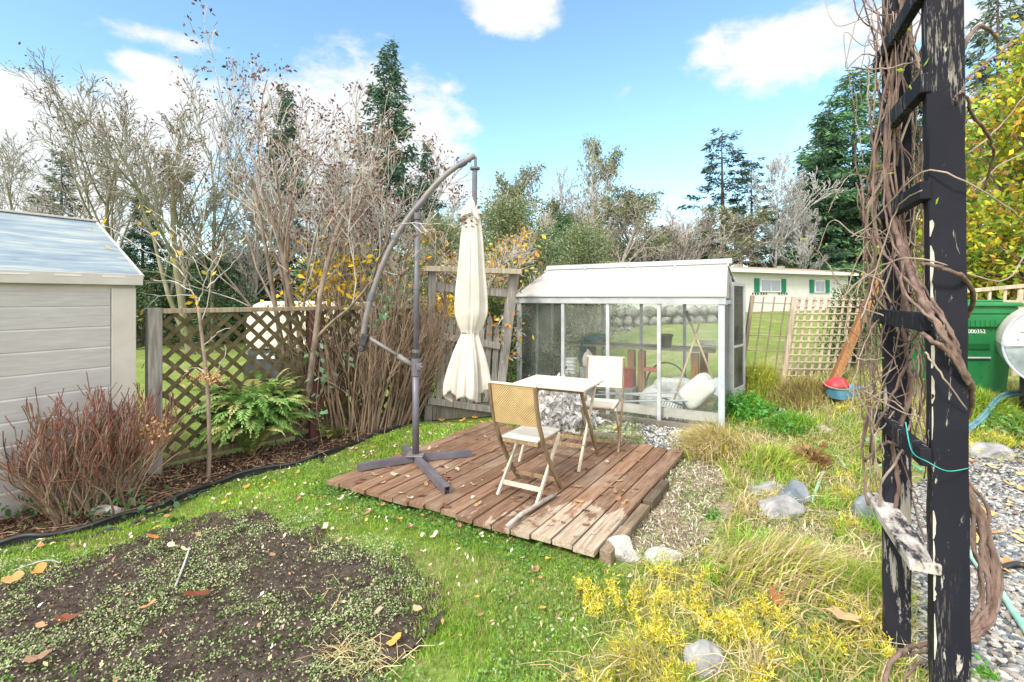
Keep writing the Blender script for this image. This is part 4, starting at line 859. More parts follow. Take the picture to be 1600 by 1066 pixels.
mb = MB(); lathe(mb, TC, [(.02, -.05), (.25, -.035), (.40, -.004), (.43, .012), (.43, .75), (.2, .8)], 56, ax=(sx_, UP, ax_)); o = mb.build('shell', MT['tank'], tk, smooth=False)
mb = MB(); mb.tube([TC+sx_*.42*math.cos(a)+UP*.42*math.sin(a)-ax_*.0 for a in np.linspace(0, 2*math.pi, 49)], .012, 6, cap=False); mb.beam(TC-sx_*.41-ax_*.042, TC+sx_*.41-ax_*.042, .02, .008); mb.build('seam', MT['aluB'], tk)
mb = MB(); rng = np.random.default_rng(3)
for k in range(26): mb = MB(); a = rng.uniform(0, 6.28); r_ = rng.uniform(.1, .38); mb.box(TC+sx_*r_*math.cos(a)+UP*r_*math.sin(a)-ax_*(.045-.045*(r_/.4)**2+.002), (.018, .012, .010), (sx_, ax_, UP)); mb.build('rivet', MT['black'], tk)
mb = MB(); gz = float(terr(TC.x, TC.y+.2))
for s in (.15, .55): mb = MB(); cc_ = TC+ax_*s; mb.box(Vector((cc_.x, cc_.y, (gz-.05+TC.z-.38)/2)), (.5, .09, TC.z-.38-gz+.05), (sx_, ax_, UP)); mb.build('cradle', MT['mortar'], tk)
t3 = thing('wooden_trellis', 'pale wooden trellis panel standing behind the green bin', 'trellis', (5.8, 6.6, .5))
mb = MB()
for a, b, c, d in ((1440, 461, 1640, 443), (1440, 474, 1640, 471)): mb.beam(P(a, b, 6.6), P(c, d, 6.6), .02, .05)
mb.build('rail', MT['trellis'], t3)
mb = MB()
for k in range(9): x_ = 1448+24*k; mb.beam(P(x_+3, 452, 6.62), P(x_-8, 600, 6.62), .035 if k % 3 else .07, .015, up=Vector((0, 1, 0)))
mb.build('upright', MT['trellis'], t3)

# ================================================================ ARBOR
AN = Vector((1.43, 1.60, 0)); AFp = Vector((1.635, 2.07, 0)); an_z = float(ground(AN.x, AN.y)); af_z = float(ground(AFp.x, AFp.y))
AR = Vector((.85, -.527, 0)); AE = Vector((.527, .85, 0))
m = Mat('peeling_black_paint', .7, .15); v = m.vec((1, 1, .16)); a1 = m.noise(24, 7, .72, v, .8); a2 = m.noise(2.1, 3, .5, m.vec((1, 1, .3))); sxx = m.t.nodes.new('ShaderNodeSeparateXYZ'); m.L(m.tc.outputs['Object'], sxx.inputs[0])
saw = m.math('SINE', m.math('MULTIPLY', m.math('ADD', sxx.outputs[2], m.math('MULTIPLY', sxx.outputs[0], .6)), 950))
fl = m.noise(70, 3, .6, m.vec((1, 1, .5)))
pk = m.ramp(m.math('ADD', a1, m.math('MULTIPLY', a2, .35)), [(.772, 0.), (.81, .9)]); fk = m.ramp(fl, [(.72, 0.), (.76, .6)])
sm_ = m.ramp(m.noise(3.2, 5, .6, m.vec((1, 1, .22), 0, (3, 1, 2)), 1.2), [(.54, 0.), (.66, 1.)]); fn_ = m.ramp(m.noise(120, 3, .7, m.vec((1, 1, .12))), [(.52, 0.), (.60, .75)]); pk = m.math('MAXIMUM', m.math('MAXIMUM', pk, fk), m.math('MULTIPLY', sm_, fn_))
m.base(m.mix(pk, m.mix(m.ramp(a2, [(.35, 0.), (.7, .7)]), (.009, .0095, .016), (.024, .024, .034)), m.ramp(a1, [(.4, (.20, .17, .13)), (.7, (.42, .40, .37))])))
m.bump(m.math('ADD', m.math('MULTIPLY', saw, .045), m.math('ADD', m.math('MULTIPLY', pk, -.3), a1)), .5, .004); MT['blackpaint'] = m.m
MT['chip'] = two('bare_weathered_edge', (.30, .27, .22), (.50, .47, .42), 9, .85, .4)
m = Mat('worn_shelf_paint', .8, .2); a1 = m.noise(16, 6, .7, m.vec((1.6, .5, 1), .5)); m.base(m.ramp(a1, [(.40, (.03, .03, .04)), (.47, (.30, .27, .24)), (.62, (.55, .52, .50))])); m.bump(a1, .4, .004); MT['shelf'] = m.m
arb = thing('garden_arbor', 'tall black-painted timber arbor with peeling paint and ladder-like rungs at the right', 'arbor', tuple(AN)[:2]+(0,))
def post(base, top, w_, name='post'):
    mb = MB(); n = 30; V = []; rngp = np.random.default_rng(int(w_*1000))
    for k in range(n+1):
        c = base.lerp(top, k/n); wx = w_/2*(1+.012*math.sin(k*1.7))
        for a, b in ((-1, -.93), (-.93, -1), (.93, -1), (1, -.93), (1, .93), (.93, 1), (-.93, 1), (-1, .93)):
            jj = rngp.uniform(-.002, .002); V.append(c+AR*(a*wx+jj)+AE*(b*wx+jj))
    fs = [(j*8+k, j*8+(k+1) % 8, (j+1)*8+(k+1) % 8, (j+1)*8+k) for j in range(n) for k in range(8)]+[tuple(range(8))[::-1], tuple(n*8+k for k in range(8))]
    mb.poly(V, fs); return mb.build(name, MT['blackpaint'], arb)
post(Vector((AN.x+.012, AN.y, an_z-.1)), Vector((AN.x-.020, AN.y, 3.0)), .092)
post(Vector((AFp.x, AFp.y, af_z-.1)), Vector((AFp.x, AFp.y, 3.0)), .090, 'post')
# paint worn to bare wood along the left front arris of the near post
mb = MB(); rng = np.random.default_rng(9); z_ = .0
while z_ < 2.3:
    h_ = rng.uniform(.02, .16)
    if rng.random() < .72 and z_ < 1.75 or rng.random() < .3:
        w_ = rng.uniform(.004, .012); cb_ = Vector((AN.x+.012-.032*z_/3, AN.y, 0))-AR*.0445-AE*.0472
        n_ = 6; zz_ = np.linspace(z_, z_+h_, n_); wv_ = w_*(np.sin(np.linspace(.1, 3.04, n_))**.5)*rng.uniform(.6, 1.2, n_)
        pts = [cb_+UP*float(q) for q in zz_]+[cb_+AR*float(wv_[n_-1-i])+UP*float(zz_[n_-1-i]) for i in range(n_)]
        mb.prism(pts, AE*.002)
    z_ += h_*rng.uniform(.7, 1.3)
mb.build('worn_edge', MT['chip'], arb)
for k, (z_, hh) in enumerate(((.76, .035), (1.12, .06), (1.56, .06), (1.99, .06), (2.34, .065), (2.66, .06))):
    a = AN-AR*.062-AE*.06+UP*z_; b = AFp-AR*.062+AE*.05+UP*z_; d_ = (b-a).normalized()
    mb = MB(); mb.beam(a, b, .032 if k else .085, hh); mb.build('rung', MT['blackpaint'] if k else MT['shelf'], arb, bevel=.004)
mb = MB(); a = AN-AR*.02-AE*.1+UP*2.9; mb.beam(a, a+AE*1.4, .04, .09); mb.build('top_beam', MT['blackpaint'], arb, bevel=.005)

# ================================================================ HOUSE AND STONE WALL BEYOND
hu = Vector((.898, .44, 0)).normalized(); hn = Vector((-hu.y*-1, -hu.x, 0)); hn = Vector((.44, -.898, 0)).normalized(); H0 = Vector((1.15, 19.28, 0))
MT['housewall'] = two('white_house_siding', (.60, .595, .58), (.66, .655, .645), 2, .7, .05)
MT['trim'] = two('white_trim', (.64, .635, .63), (.70, .695, .69), 4, .6, 0)
m = Mat('tan_shingle_roof', .9, .1); n = m.noise(3, 6, .7); m.base(m.ramp(n, [(.3, (.27, .20, .14)), (.7, (.40, .31, .235))])); MT['shingle'] = m.m
HLn = 20.5; hz0 = -.2; hz1 = 2.98
house = thing('mobile_home', 'long white single-storey home with green shutters and low tan roof beyond the garden', 'house', tuple(H0)[:2]+(0,))
mb = MB(); mb.prism([H0, H0+hu*HLn, H0+hu*HLn-hn*5, H0-hn*5], UP*(hz1)); mb.build('wall', MT['housewall'], house)
mb = MB(); e_ = .35; ra = H0-hu*e_+hn*e_; 
mb.prism([ra+UP*3.0, ra+UP*3.06, H0-hu*e_-hn*2.5+UP*3.42, H0-hu*e_-hn*(5+e_)+UP*3.06, H0-hu*e_-hn*(5+e_)+UP*3.0], hu*(HLn+2*e_)); rf = mb.build('roof', MT['shingle'], house)
mb = MB(); mb.beam(ra+UP*2.97+hn*.02, ra+UP*2.97+hn*.02+hu*(HLn+2*e_), .05, .17); mb.build('gutter', MT['trim'], house)
mb = MB()
for s in (9.5, 13.2, 16.8): mb.box(H0+hu*s-hn*1.6+UP*3.28, (.3, .3, .35), (hu, hn, UP))
mb.build('roof_vent', two('grey_vent', (.25, .24, .23), (.35, .34, .33), 5, .6, 0), rf)
MT['shutter'] = two('green_shutter_paint', (.0, .16, .085), (.004, .22, .12), 5, .5, 0)
MT['pane'] = Mat('window_glass', .08, .8).m; MT['pane'].node_tree.nodes['Principled BSDF'].inputs['Base Color'].default_value = (.16, .20, .26, 1)
def hpx(p, y, off=0.): # point on the house front at an image pixel
    k = (p-CX)/F; q = H0+hn*off; s = (k*q.y-q.x)/(hu.x-k*hu.y); v = q+hu*s; v.z = EH+(HY-y)/F*v.y; return v
for (x0, x1, y0, y1) in ((1188, 1218, 437, 455), (1273, 1287, 439, 456), (1000, 1014, 436, 452)):
    a = hpx(x0, y0); b = hpx(x1, y1); W_ = (Vector((b.x, b.y, 0))-Vector((a.x, a.y, 0))).length; c = (a+b)/2; c.z = (a.z+b.z)/2; Hh = a.z-b.z
    mb = MB(); mb.box(c+hn*.03, (W_+.10, .06, Hh+.1), (hu, hn, UP)); f_ = mb.build('window', MT['trim'], house)
    for s in (-1, 1): mb = MB(); mb.box(c+hu*(s*W_*.25)+hn*.05, (W_*.5-.05, .04, Hh-.04), (hu, hn, UP)); mb.build('pane', MT['pane'], f_)
    for s in (-1, 1):
        mb = MB(); mb.box(c+hu*(s*(W_/2+.30))+hn*.03, (.34, .05, Hh+.12), (hu, hn, UP))
        for j in range(9): mb.box(c+hu*(s*(W_/2+.30))+hn*.058+UP*(-Hh/2+Hh*(j+.5)/9), (.27, .012, .03), (hu, hn, UP))
        mb.build('shutter', MT['shutter'], house)
mb = MB()
for x_ in (1176, 1180, 1184, 1189, 1193, 1197, 1217, 1221, 1225, 1229): mb = MB(); a = hpx(x_, 459); mb.box(a+hn*.01, (.07, .04, .10), (hu, hn, UP)); mb.build('vent_slot', MT['black'], house)
mb = MB(); a = hpx(1150, 475); 
# far low hedge and stone wall
MT['rock'] = two('grey_field_stone', (.09, .095, .09), (.30, .295, .28), 5, .9, .5, bd=.03)
sw = thing('stone_wall', 'retaining wall of rounded field stones seen through the greenhouse glass', 'wall', (1.9, 15.8, 0))
w0 = Vector((1.75, 15.9, 0)); w1 = Vector((7.6, 17.63, 0)); wd = (w1-w0).normalized(); wn = Vector((wd.y, -wd.x, 0)); wl = (w1-w0).length
mb = MB(); mb.prism([w0, w1, w1-wn*.6, w0-wn*.6], UP*1.16); mb.build('core', MT['mortar'], sw)
rng = np.random.default_rng(21); mb = MB()
def rockmesh(mb, c, sx, sy, sz, rng, ax=None, n=9, amp=.22, col=(1, 1, 1), rough=0.):
    u = np.linspace(0, 2*np.pi, 2*n, endpoint=False); v = np.linspace(-np.pi/2, np.pi/2, n); U, Vv = np.meshgrid(u, v)
    x = np.cos(Vv)*np.cos(U); y = np.cos(Vv)*np.sin(U); z = np.sin(Vv); k = np.ones_like(x)
    for i in range(7):
        d = rng.normal(size=3); d /= np.linalg.norm(d); o = rng.uniform(.55, .9); pj = x*d[0]+y*d[1]+z*d[2]; k = np.where(pj*k > o, o/np.maximum(pj, 1e-3), k)   # flat facets
    if rough:
        for i in range(8): d = rng.normal(size=3)*rng.uniform(4, 14); k = k*(1+rough*np.sin(x*d[0]+y*d[1]+z*d[2]+rng.uniform(0, 6))*(6/np.linalg.norm(d)))
    for i in range(4): d = rng.normal(size=3)*2.5; k = k*(1+amp*.25*np.sin(x*d[0]+y*d[1]+z*d[2]+rng.uniform(0, 6)))
    X, Y, Z = [np.array(tuple(q)) for q in (ax or (Vector((1, 0, 0)), Vector((0, 1, 0)), UP))]
    W = np.array(tuple(c))+(x*k*sx/2)[..., None]*X+(y*k*sy/2)[..., None]*Y+(z*k*sz/2)[..., None]*Z
    i, j = np.meshgrid(np.arange(n-1), np.arange(2*n), indexing='ij'); m2 = 2*n; q = np.stack([i*m2+j, i*m2+(j+1) % m2, (i+1)*m2+(j+1) % m2, (i+1)*m2+j], -1).reshape(-1, 4)
    mb.add(W.reshape(-1, 3), [q], col)
z_ = .1; row = 0
while z_ < 1.15:
    s = rng.uniform(-.3, 0); hr = rng.uniform(.24, .36)
    while s < wl:
        lw = rng.uniform(.32, .65); rockmesh(mb, w0+wd*(s+lw/2)+UP*(z_+hr/2)+wn*.02, lw*1.12, .42, hr*1.22, rng, (wd, wn, UP), 8); s += lw
    z_ += hr
mb.build('stones', MT['rock'], sw, smooth=True)

# ================================================================ COVERED CART ON THE LEFT LAWN
cv = thing('covered_cart', 'cream canopied cart with dark lower body seen through the lattice fence', 'cart', (-4.4, 9.2, 0))
KD = 9.2; mb = MB(); pf = [(384, 545), (384, 505), (388, 488), (396, 476), (408, 471), (533, 473), (533, 545)]
mb.prism([P(a, b, KD) for a, b in pf], Vector((.3, 1.3, 0))); mb.build('canopy', two('cream_fibreglass', (.56, .51, .43), (.68, .63, .55), 3, .5, .05), cv, bevel=.02)
mb = MB(); mb.prism([P(a, b, KD+.05) for a, b in ((386, 546), (386, 592), (533, 592), (533, 546))], Vector((.28, 1.2, 0))); mb.build('body', two('dark_blue_grey_body', (.03, .035, .045), (.08, .09, .11), 4, .35, .05), cv, bevel=.02)
mb = MB(); mb.box(P(415, 557, KD)+Vector((0, .02, 0)), (.34, .03, .10)); mb.build('side_window', two('window_reflection', (.45, .52, .62), (.6, .66, .72), 3, .2, 0), cv)  # blue-white reflection put into the window's own colour
for x_ in (396, 505): mb = MB(); c_ = P(x_, 590, KD+.03); c_.z = .19; mb.tube([c_-Vector((0, .02, 0)), c_+Vector((.02, .16, 0))], .19, 20); mb.build('wheel', MT['black'], cv)
# ================================================================ EDGING, ROCKS, HOSES
rng = np.random.default_rng(31)
ep = crv([gp(a, b)+UP*.045 for a, b in EDGE_PX], 6)
edg = thing('lawn_edging', 'black plastic lawn edging strip with a rounded top bead along the left bed', 'edging', tuple(ep[0]))
MT['edge'] = two('black_edging_plastic', (.010, .011, .013), (.035, .037, .042), 6, .4, .1, spec=.5)
mb = MB(); wob = [p+UP*(.012*math.sin(i*.5))+Vector((0, .01*math.sin(i*.9), 0)) for i, p in enumerate(ep)]; mb.tube(wob, .016, 8); mb.build('bead', MT['edge'], edg, smooth=True)
mb = MB()
for i in range(len(wob)-1):
    a, b = wob[i], wob[i+1]; mb.poly([a, b, b-UP*.10, a-UP*.10, a+Vector((.004, -.006, 0)), b+Vector((.004, -.006, 0)), b+Vector((.004, -.006, -.10)), a+Vector((.004, -.006, -.10))], [(0, 1, 2, 3), (7, 6, 5, 4), (0, 4, 5, 1), (3, 2, 6, 7)])
mb.build('strip', MT['edge'], edg)
# second thin pipe coming loose beside the edging
lp = crv([gp(a, b)+UP*.02 for a, b in ((-60, 890), (40, 862), (150, 838), (200, 826), (262, 800), (300, 780), (330, 768))], 6); mb = MB(); mb.tube([p+UP*.012*math.sin(i) for i, p in enumerate(lp)], .011, 7)
tag(mb.build('drip_pipe', MT['edge'], smooth=True), 'thin black drip pipe lying in the grass against the lawn edging', 'pipe')
lp = crv([gp(a, b)+UP*h for a, b, h in ((505, 726, .02), (492, 712, .05), (470, 700, .12), (455, 694, .1))], 6); mb = MB(); mb.tube(lp, .012, 7)
tag(mb.build('drip_pipe', MT['edge'], smooth=True), 'short black pipe end curling out of the bed under the fern', 'pipe')
ROCKS = [(974, 862, 56, 40, .85, 'pale flecked rock at the near right corner of the deck', 'w'), (1045, 878, 62, 26, .7, 'flat pale rock just right of the deck corner rock', 'w'),
         (1105, 1030, 60, 60, .9, 'smooth light grey rock at the bottom of the photo among yellow moss', 'g'), (1225, 800, 72, 34, .6, 'long pale grey rock lying in the straw right of the deck', 'g'),
         (1246, 772, 56, 48, .5, 'blue-grey angular rock behind the long pale rock', 'b'), (1205, 768, 60, 24, .5, 'low grey rock half buried left of the blue-grey rock', 'g'),
         (1366, 800, 40, 48, .5, 'blue-grey rock against the far arbor post', 'b'), (1222, 642, 20, 12, .8, 'small white stone in the weeds in front of the trellis', 'w'), (160, 800, 44, 24, .7, 'pale flat stone in the mulch bed behind the edging', 'w'),
         (1562, 706, 60, 30, .6, 'pale grey flat rock at the far edge of the gravel', 'g'), (1290, 672, 40, 16, .6, 'chalky white stone among the weeds below the tubs', 'w')]
m = Mat('pale_flecked_rock', .9, .2); a1 = m.noise(28, 5, .75); a2 = m.noise(6, 4); m.base(m.mix(m.ramp(a1, [(.60, 0.), (.66, .85)]), m.ramp(a2, [(.3, (.34, .33, .31)), (.7, (.60, .58, .54))]), (.09, .09, .095))); m.bump(a1, .7, .02); MT['rw'] = m.m; MT['rg'] = two('light_grey_rock', (.16, .16, .165), (.40, .40, .40), 7, .9, .5, bd=.02); MT['rb'] = two('blue_grey_rock', (.10, .125, .15), (.28, .31, .34), 6, .85, .6, bd=.03)
for i, (a, b, w_, h_, fl, lab, c) in enumerate(ROCKS):
    g_ = gp(a, b+h_*.4); s_ = w_/F*g_.y; hh = h_/F*g_.y; mb = MB(); rockmesh(mb, g_+Vector((0, s_*.25, hh*.12)), s_*1.15, s_*.85, hh*1.25, np.random.default_rng(40+i), n=30, amp=.25, rough=.018); tag(mb.build('rock', MT['r'+c], smooth=False), lab, 'rock')
# garden hose, pale green, winding through the weeds to the arbor
MT['mint'] = two('mint_green_hose', (.16, .42, .30), (.42, .62, .52), 12, .45, .1)
hp = crv([gp(a, b)+UP*h for a, b, h in ((1268, 790, .02), (1278, 765, .04), (1292, 735, .05), (1305, 720, .05), (1330, 742, .04), (1370, 738, .05), (1400, 728, .05), (1440, 716, .04), (1480, 715, .03))], 7)
mb = MB(); mb.tube(hp, .013, 8); tag(mb.build('garden_hose', MT['mint'], smooth=True), 'mint green garden hose winding through the weeds left of the arbor', 'hose')
hp = crv([gp(a, b)+UP*h for a, b, h in ((1345, 702, .05), (1365, 697, .08), (1385, 703, .06), (1410, 722, .04), (1440, 742, .04))], 7)
mb = MB(); mb.tube(hp, .014, 8); tag(mb.build('garden_hose', two('green_hose', (.05, .28, .16), (.12, .40, .26), 12, .45, .1), smooth=True), 'darker green hose loop behind the far arbor post', 'hose')
hp = crv([gp(a, b)+UP*h for a, b, h in ((1500, 855, .06), (1530, 895, .03), (1556, 922, .03), (1580, 960, .03), (1596, 985, .03), (1625, 1030, .03))], 7)
mb = MB(); mb.tube(hp, .015, 8); tag(mb.build('garden_hose', MT['mint'], smooth=True), 'dirty pale green hose on the gravel right of the near arbor post', 'hose')
hp = crv([gp(a, b)+UP*h for a, b, h in ((1500, 690, .05), (1535, 672, .10), (1560, 650, .16), (1590, 640, .16), (1640, 640, .14))], 7)
mb = MB(); mb.tube(hp, .018, 8); mb.tube([p+Vector((.02, .03, .03)) for p in hp], .018, 8); tag(mb.build('garden_hose', two('slate_blue_hose', (.05, .14, .17), (.12, .24, .27), 12, .45, .1), smooth=True), 'slate blue hose in the weeds below the steel tank', 'hose')
hp = crv([gp(a, b)+UP*h for a, b, h in ((1640, 905, .05), (1590, 893, .04), (1563, 898, .03), (1552, 905, .02))], 7); mb = MB(); mb.tube(hp, .017, 8)
tag(mb.build('pipe', MT['edge'], smooth=True), 'black pipe end on the gravel at the right edge', 'pipe')

# ================================================================ LEAF AND GRASS PALETTES
LIME = [(.20, .40, .03), (.28, .47, .05), (.36, .49, .08), (.15, .32, .035)]
STRAW = [(.50, .40, .20), (.60, .50, .28), (.42, .33, .15), (.66, .57, .36)]
YEL = [(.84, .62, .03), (.82, .70, .10), (.86, .76, .28), (.60, .56, .05)]
YG = [(.40, .44, .05), (.52, .50, .08), (.32, .42, .06), (.25, .36, .05)]
DEAD = [(.36, .20, .09), (.46, .28, .13), (.28, .14, .07), (.52, .38, .22), (.56, .47, .34)]
DG = [(.05, .11, .055), (.075, .15, .075), (.10, .18, .10), (.13, .19, .12)]
MG = [(.045, .10, .035), (.065, .13, .045), (.09, .16, .06), (.12, .17, .08)]
DECK = [tuple(D0)[:2], tuple(D0+DU*2.37)[:2], tuple(D0+DU*2.37+DV*2.27)[:2], tuple(D0+DV*2.27)[:2]]
LAWN = px(*[(a, b+3) for a, b in EDGE_PX])+px((700, 664), (775, 664), (1000, 664))+[tuple(D0+DV*1.2)[:2], tuple(D0)[:2]]+px((985, 900), (975, 960), (900, 1040), (850, 1100), (800, 1400), (-700, 1400), (-700, 1000))
def scatter(n, x0, x1, y0, y1, rng, yb=1.0):
    u = rng.random(n); y = y0+(y1-y0)*u**yb; x = rng.uniform(x0, x1, n); return x, y
def pts3(x, y, dz=0): return np.stack([x, y, ground(x, y)+dz], 1)
def infr(x, y, m=60): p = CX+F*x/y; return (p > -m) & (p < 1600+m) & (HY+(EH-terr(x, y))*F/y < 1066+90)
WILD = px((1075, 700), (1100, 660), (1140, 636), (1170, 600), (1360, 575), (1700, 590), (1750, 700), (1480, 715), (1500, 720), (1430, 728))+[(2.2, 3.0), (2.0, 2.45), (1.66, 2.0), (1.4, 1.4), (.3, 1.4)]+px((850, 1090), (905, 1040), (975, 950), (985, 895), (1040, 880), (1120, 850), (1150, 800), (1130, 740))
# lawn
rng = np.random.default_rng(51); mb = MB()
x, y = scatter(420000, -4.8, 1.8, 1.9, 7.2, rng, 1.35); k = inpoly(x+.05*(vnoise(x, y, 9, 1)-.5), y+.05*(vnoise(x, y, 9, 2)-.5), LAWN) & infr(x, y) & ~inpoly(x, y, DECK)
sx_n = inpoly(x+.34*(vnoise(x, y, 5, 3)-.5)+rng.normal(size=len(x))*.035, y+.34*(vnoise(x, y, 5, 4)-.5)+rng.normal(size=len(x))*.035, SOIL); k &= ~sx_n
dn_ = vnoise(x, y, 2.6, 6); k &= rng.random(len(x)) < np.clip(.15+1.2*dn_, 0, 1)
x, y = x[k], y[k]; dn_ = vnoise(x, y, 1.4, 7); far = sm((y-3)/3)
cl = np.array(LIME)[rng.integers(0, 4, len(x))]; dry = np.array(STRAW)[rng.integers(0, 4, len(x))]
f_ = (rng.random(len(x)) < (.10+.25*sm((x-.1)/.9)+.25*(vnoise(x, y, 3.7, 61) > .62)))[:, None]; cl = np.where(f_, dry*.8, cl)*(0.8+.45*dn_)[:, None]
blades(mb, pts3(x, y, np.where(inpoly(x, y, SOIL), .022, -.004)), .042+.02*vnoise(x, y, 1.7, 3), .0032+.0025*far, cl, .75, rng)
tag(mb.build('lawn_grass', MT['grass']), kind='stuff'); NL = len(x)
# clover and creeping weeds in the lawn
mb = MB(); x, y = scatter(90000, -4.8, 1.2, 2.0, 7, rng, 1.3); k = inpoly(x, y, LAWN) & infr(x, y) & ~inpoly(x, y, DECK) & (vnoise(x, y, 2.1, 12) > .52); x, y = x[k], y[k]
leafquads(mb, pts3(x, y, rng.uniform(.008, .04, len(x))), .016, [(.13, .27, .05), (.22, .34, .10), (.30, .40, .16), (.11, .24, .05)], .9, 1.2, rng)
x, y = scatter(9000, -1.7, .6, 2.6, 4.2, rng); dd_ = (x-D0.x)*DV.x+(y-D0.y)*DV.y; k = (dd_ < -.0) & (dd_ > -.28) & (vnoise(x, y, 3, 3) > .35) & ((x-D0.x)*DU.x+(y-D0.y)*DU.y > 0.3); x, y = x[k], y[k]
leafquads(mb, pts3(x, y, rng.uniform(.01, .07, len(x))), .022, [(.05, .17, .03), (.09, .24, .05), (.13, .30, .07)], .8, .8, rng)
tag(mb.build('clover', MT['leaf']), kind='stuff')
# seedlings on the soil
mb = MB(); x, y = scatter(130000, -4.6, 0, 1.9, 4.2, rng, 1.3); cl_ = vnoise(x, y, 3.1, 14)*.4+vnoise(x, y, 9, 15)*.35+vnoise(x, y, 22, 16)*.25
k = inpoly(x+.5*(vnoise(x, y, 4, 63)-.5), y+.5*(vnoise(x, y, 4, 64)-.5), SOIL) & infr(x, y) & (rng.random(len(x)) < .05+.75*sm((cl_-.44)/.14)); x, y = x[k], y[k]; tz_ = rng.uniform(.012, .04, len(x))
leafquads(mb, pts3(x, y, tz_+.033), .0105, [(.22, .34, .11), (.32, .42, .18), (.46, .50, .30), (.18, .32, .07), (.58, .54, .38)], .75, 1.0, rng)
tag(mb.build('seedlings', MT['leaf']), kind='stuff')
# soil crumbs
mb = MB(); x, y = scatter(30000, -4.6, 0, 1.9, 4.2, rng, 1.3); k = inpoly(x, y, SOIL) & infr(x, y); x, y = x[k], y[k]
leafquads(mb, pts3(x, y, .045), .011, [(.02, .016, .013), (.05, .04, .035), (.12, .10, .08), (.32, .27, .2)], .8, .2, rng, 0); tag(mb.build('soil_crumbs', MT['dead']), kind='stuff')
# mulch: bark chips, dead leaves, twigs
mb = MB(); x, y = scatter(60000, -5.2, -.7, 2.6, 7.0, rng); k = inpoly(x, y, BED) & infr(x, y); x, y = x[k], y[k]
leafquads(mb, pts3(x, y, rng.uniform(.02, .05, len(x))), .035, [(.10, .055, .035), (.18, .10, .065), (.26, .16, .10), (.07, .04, .03), (.36, .27, .18)], .42, .9, rng); 
x, y = scatter(1800, -5.2, -.7, 2.6, 7.0, rng); k = inpoly(x, y, BED) & infr(x, y); x, y = x[k], y[k]; a = rng.uniform(0, 6.28, len(x)); L_ = rng.uniform(.05, .28, len(x)); p0 = pts3(x, y, .04); dv = np.stack([np.cos(a), np.sin(a), rng.uniform(-.05, .25, len(x))], 1)*L_[:, None]
V_, F_ = tubes(np.stack([p0, p0+dv*.5+rng.normal(size=p0.shape)*.01, p0+dv], 1), np.tile([.004, .003, .002], (len(x), 1)), 4); mb.add(V_, [F_], (.34, .24, .16))
tag(mb.build('bark_mulch', MT['dead']), kind='stuff')
# straw / chips right of the deck
mb = MB(); x, y = scatter(46000, .3, 2.9, 2.4, 5.4, rng); k = infr(x, y) & (inpoly(x+.35*(vnoise(x, y, 4, 71)-.5), y+.35*(vnoise(x, y, 4, 72)-.5), CHIP) | (inpoly(x, y, WILD) & (vnoise(x, y, 2.2, 73) > .62))); x, y = x[k], y[k]
leafquads(mb, pts3(x, y, rng.uniform(.01, .04, len(x))), .040, [(.34, .28, .22), (.50, .44, .36), (.72, .67, .58), (.14, .10, .08), (.24, .18, .14), (.20, .30, .08)], .20, 1.0, rng); tag(mb.build('straw_litter', MT['dead']), kind='stuff')
# gravel stones
MT['pebble'] = (lambda m: (m.base(m.mix(1., m.col(), m.ramp(m.noise(40, 3), [(.3, .75), (.7, 1.15)]), 'MULTIPLY')), m.m)[1])(Mat('pebble', .8, .3))
ico = np.array([(0, 0, 1), (.89, 0, .45), (.28, .85, .45), (-.72, .53, .45), (-.72, -.53, .45), (.28, -.85, .45), (.72, .53, -.45), (-.28, .85, -.45), (-.89, 0, -.45), (-.28, -.85, -.45), (.72, -.53, -.45), (0, 0, -1)])
icf = np.array([(0, 1, 2), (0, 2, 3), (0, 3, 4), (0, 4, 5), (0, 5, 1), (1, 6, 2), (2, 7, 3), (3, 8, 4), (4, 9, 5), (5, 10, 1), (6, 7, 2), (7, 8, 3), (8, 9, 4), (9, 10, 5), (10, 6, 1), (11, 7, 6), (11, 8, 7), (11, 9, 8), (11, 10, 9), (11, 6, 10)])
def pebbles(mb, C, s, cols, rng):
    n = len(C); d = ico[None]*(1+rng.normal(size=(n, 12, 1))*.13); sc = s*rng.uniform(.5, 1.4, (n, 1, 1))*np.stack([rng.uniform(.7, 1.3, n), rng.uniform(.7, 1.2, n), rng.uniform(.4, .7, n)], 1)[:, None]*.5
    d = d*sc; a = rng.uniform(0, 6.28, n); ca, sa = np.cos(a)[:, None], np.sin(a)[:, None]; d = np.stack([d[..., 0]*ca-d[..., 1]*sa, d[..., 0]*sa+d[..., 1]*ca, d[..., 2]+d[..., 0]*rng.normal(size=(n, 1))*.3], -1)
    cols = np.asarray(cols); c = cols[rng.integers(0, len(cols), n)]*rng.uniform(.8, 1.2, (n, 1))
    mb.add((C[:, None]+d).reshape(-1, 3), [(np.arange(n)[:, None, None]*12+icf[None]).reshape(-1, 3)], np.repeat(c, 12, 0))
GC = [(.20, .215, .23), (.13, .155, .175), (.30, .30, .29), (.09, .11, .13), (.38, .34, .29), (.26, .22, .18), (.45, .44, .42)]
mb = MB(); x, y = scatter(42000, 1.4, 5.2, 1.5, 4.8, rng, 1.2); k = inpoly(x, y, GRAV) & infr(x, y, 20); x, y = x[k], y[k]; pebbles(mb, pts3(x, y, .014), .028, GC, rng); tag(mb.build('gravel', MT['pebble']), kind='stuff')
mb = MB(); x, y = scatter(9000, 0, 3, 5.0, 7.2, rng); k = inpoly(x, y, GRAV2); x, y = x[k], y[k]; pebbles(mb, pts3(x, y, .012), .034, GC+[(.6, .58, .55)]*2, rng); tag(mb.build('gravel', MT['pebble']), kind='stuff')
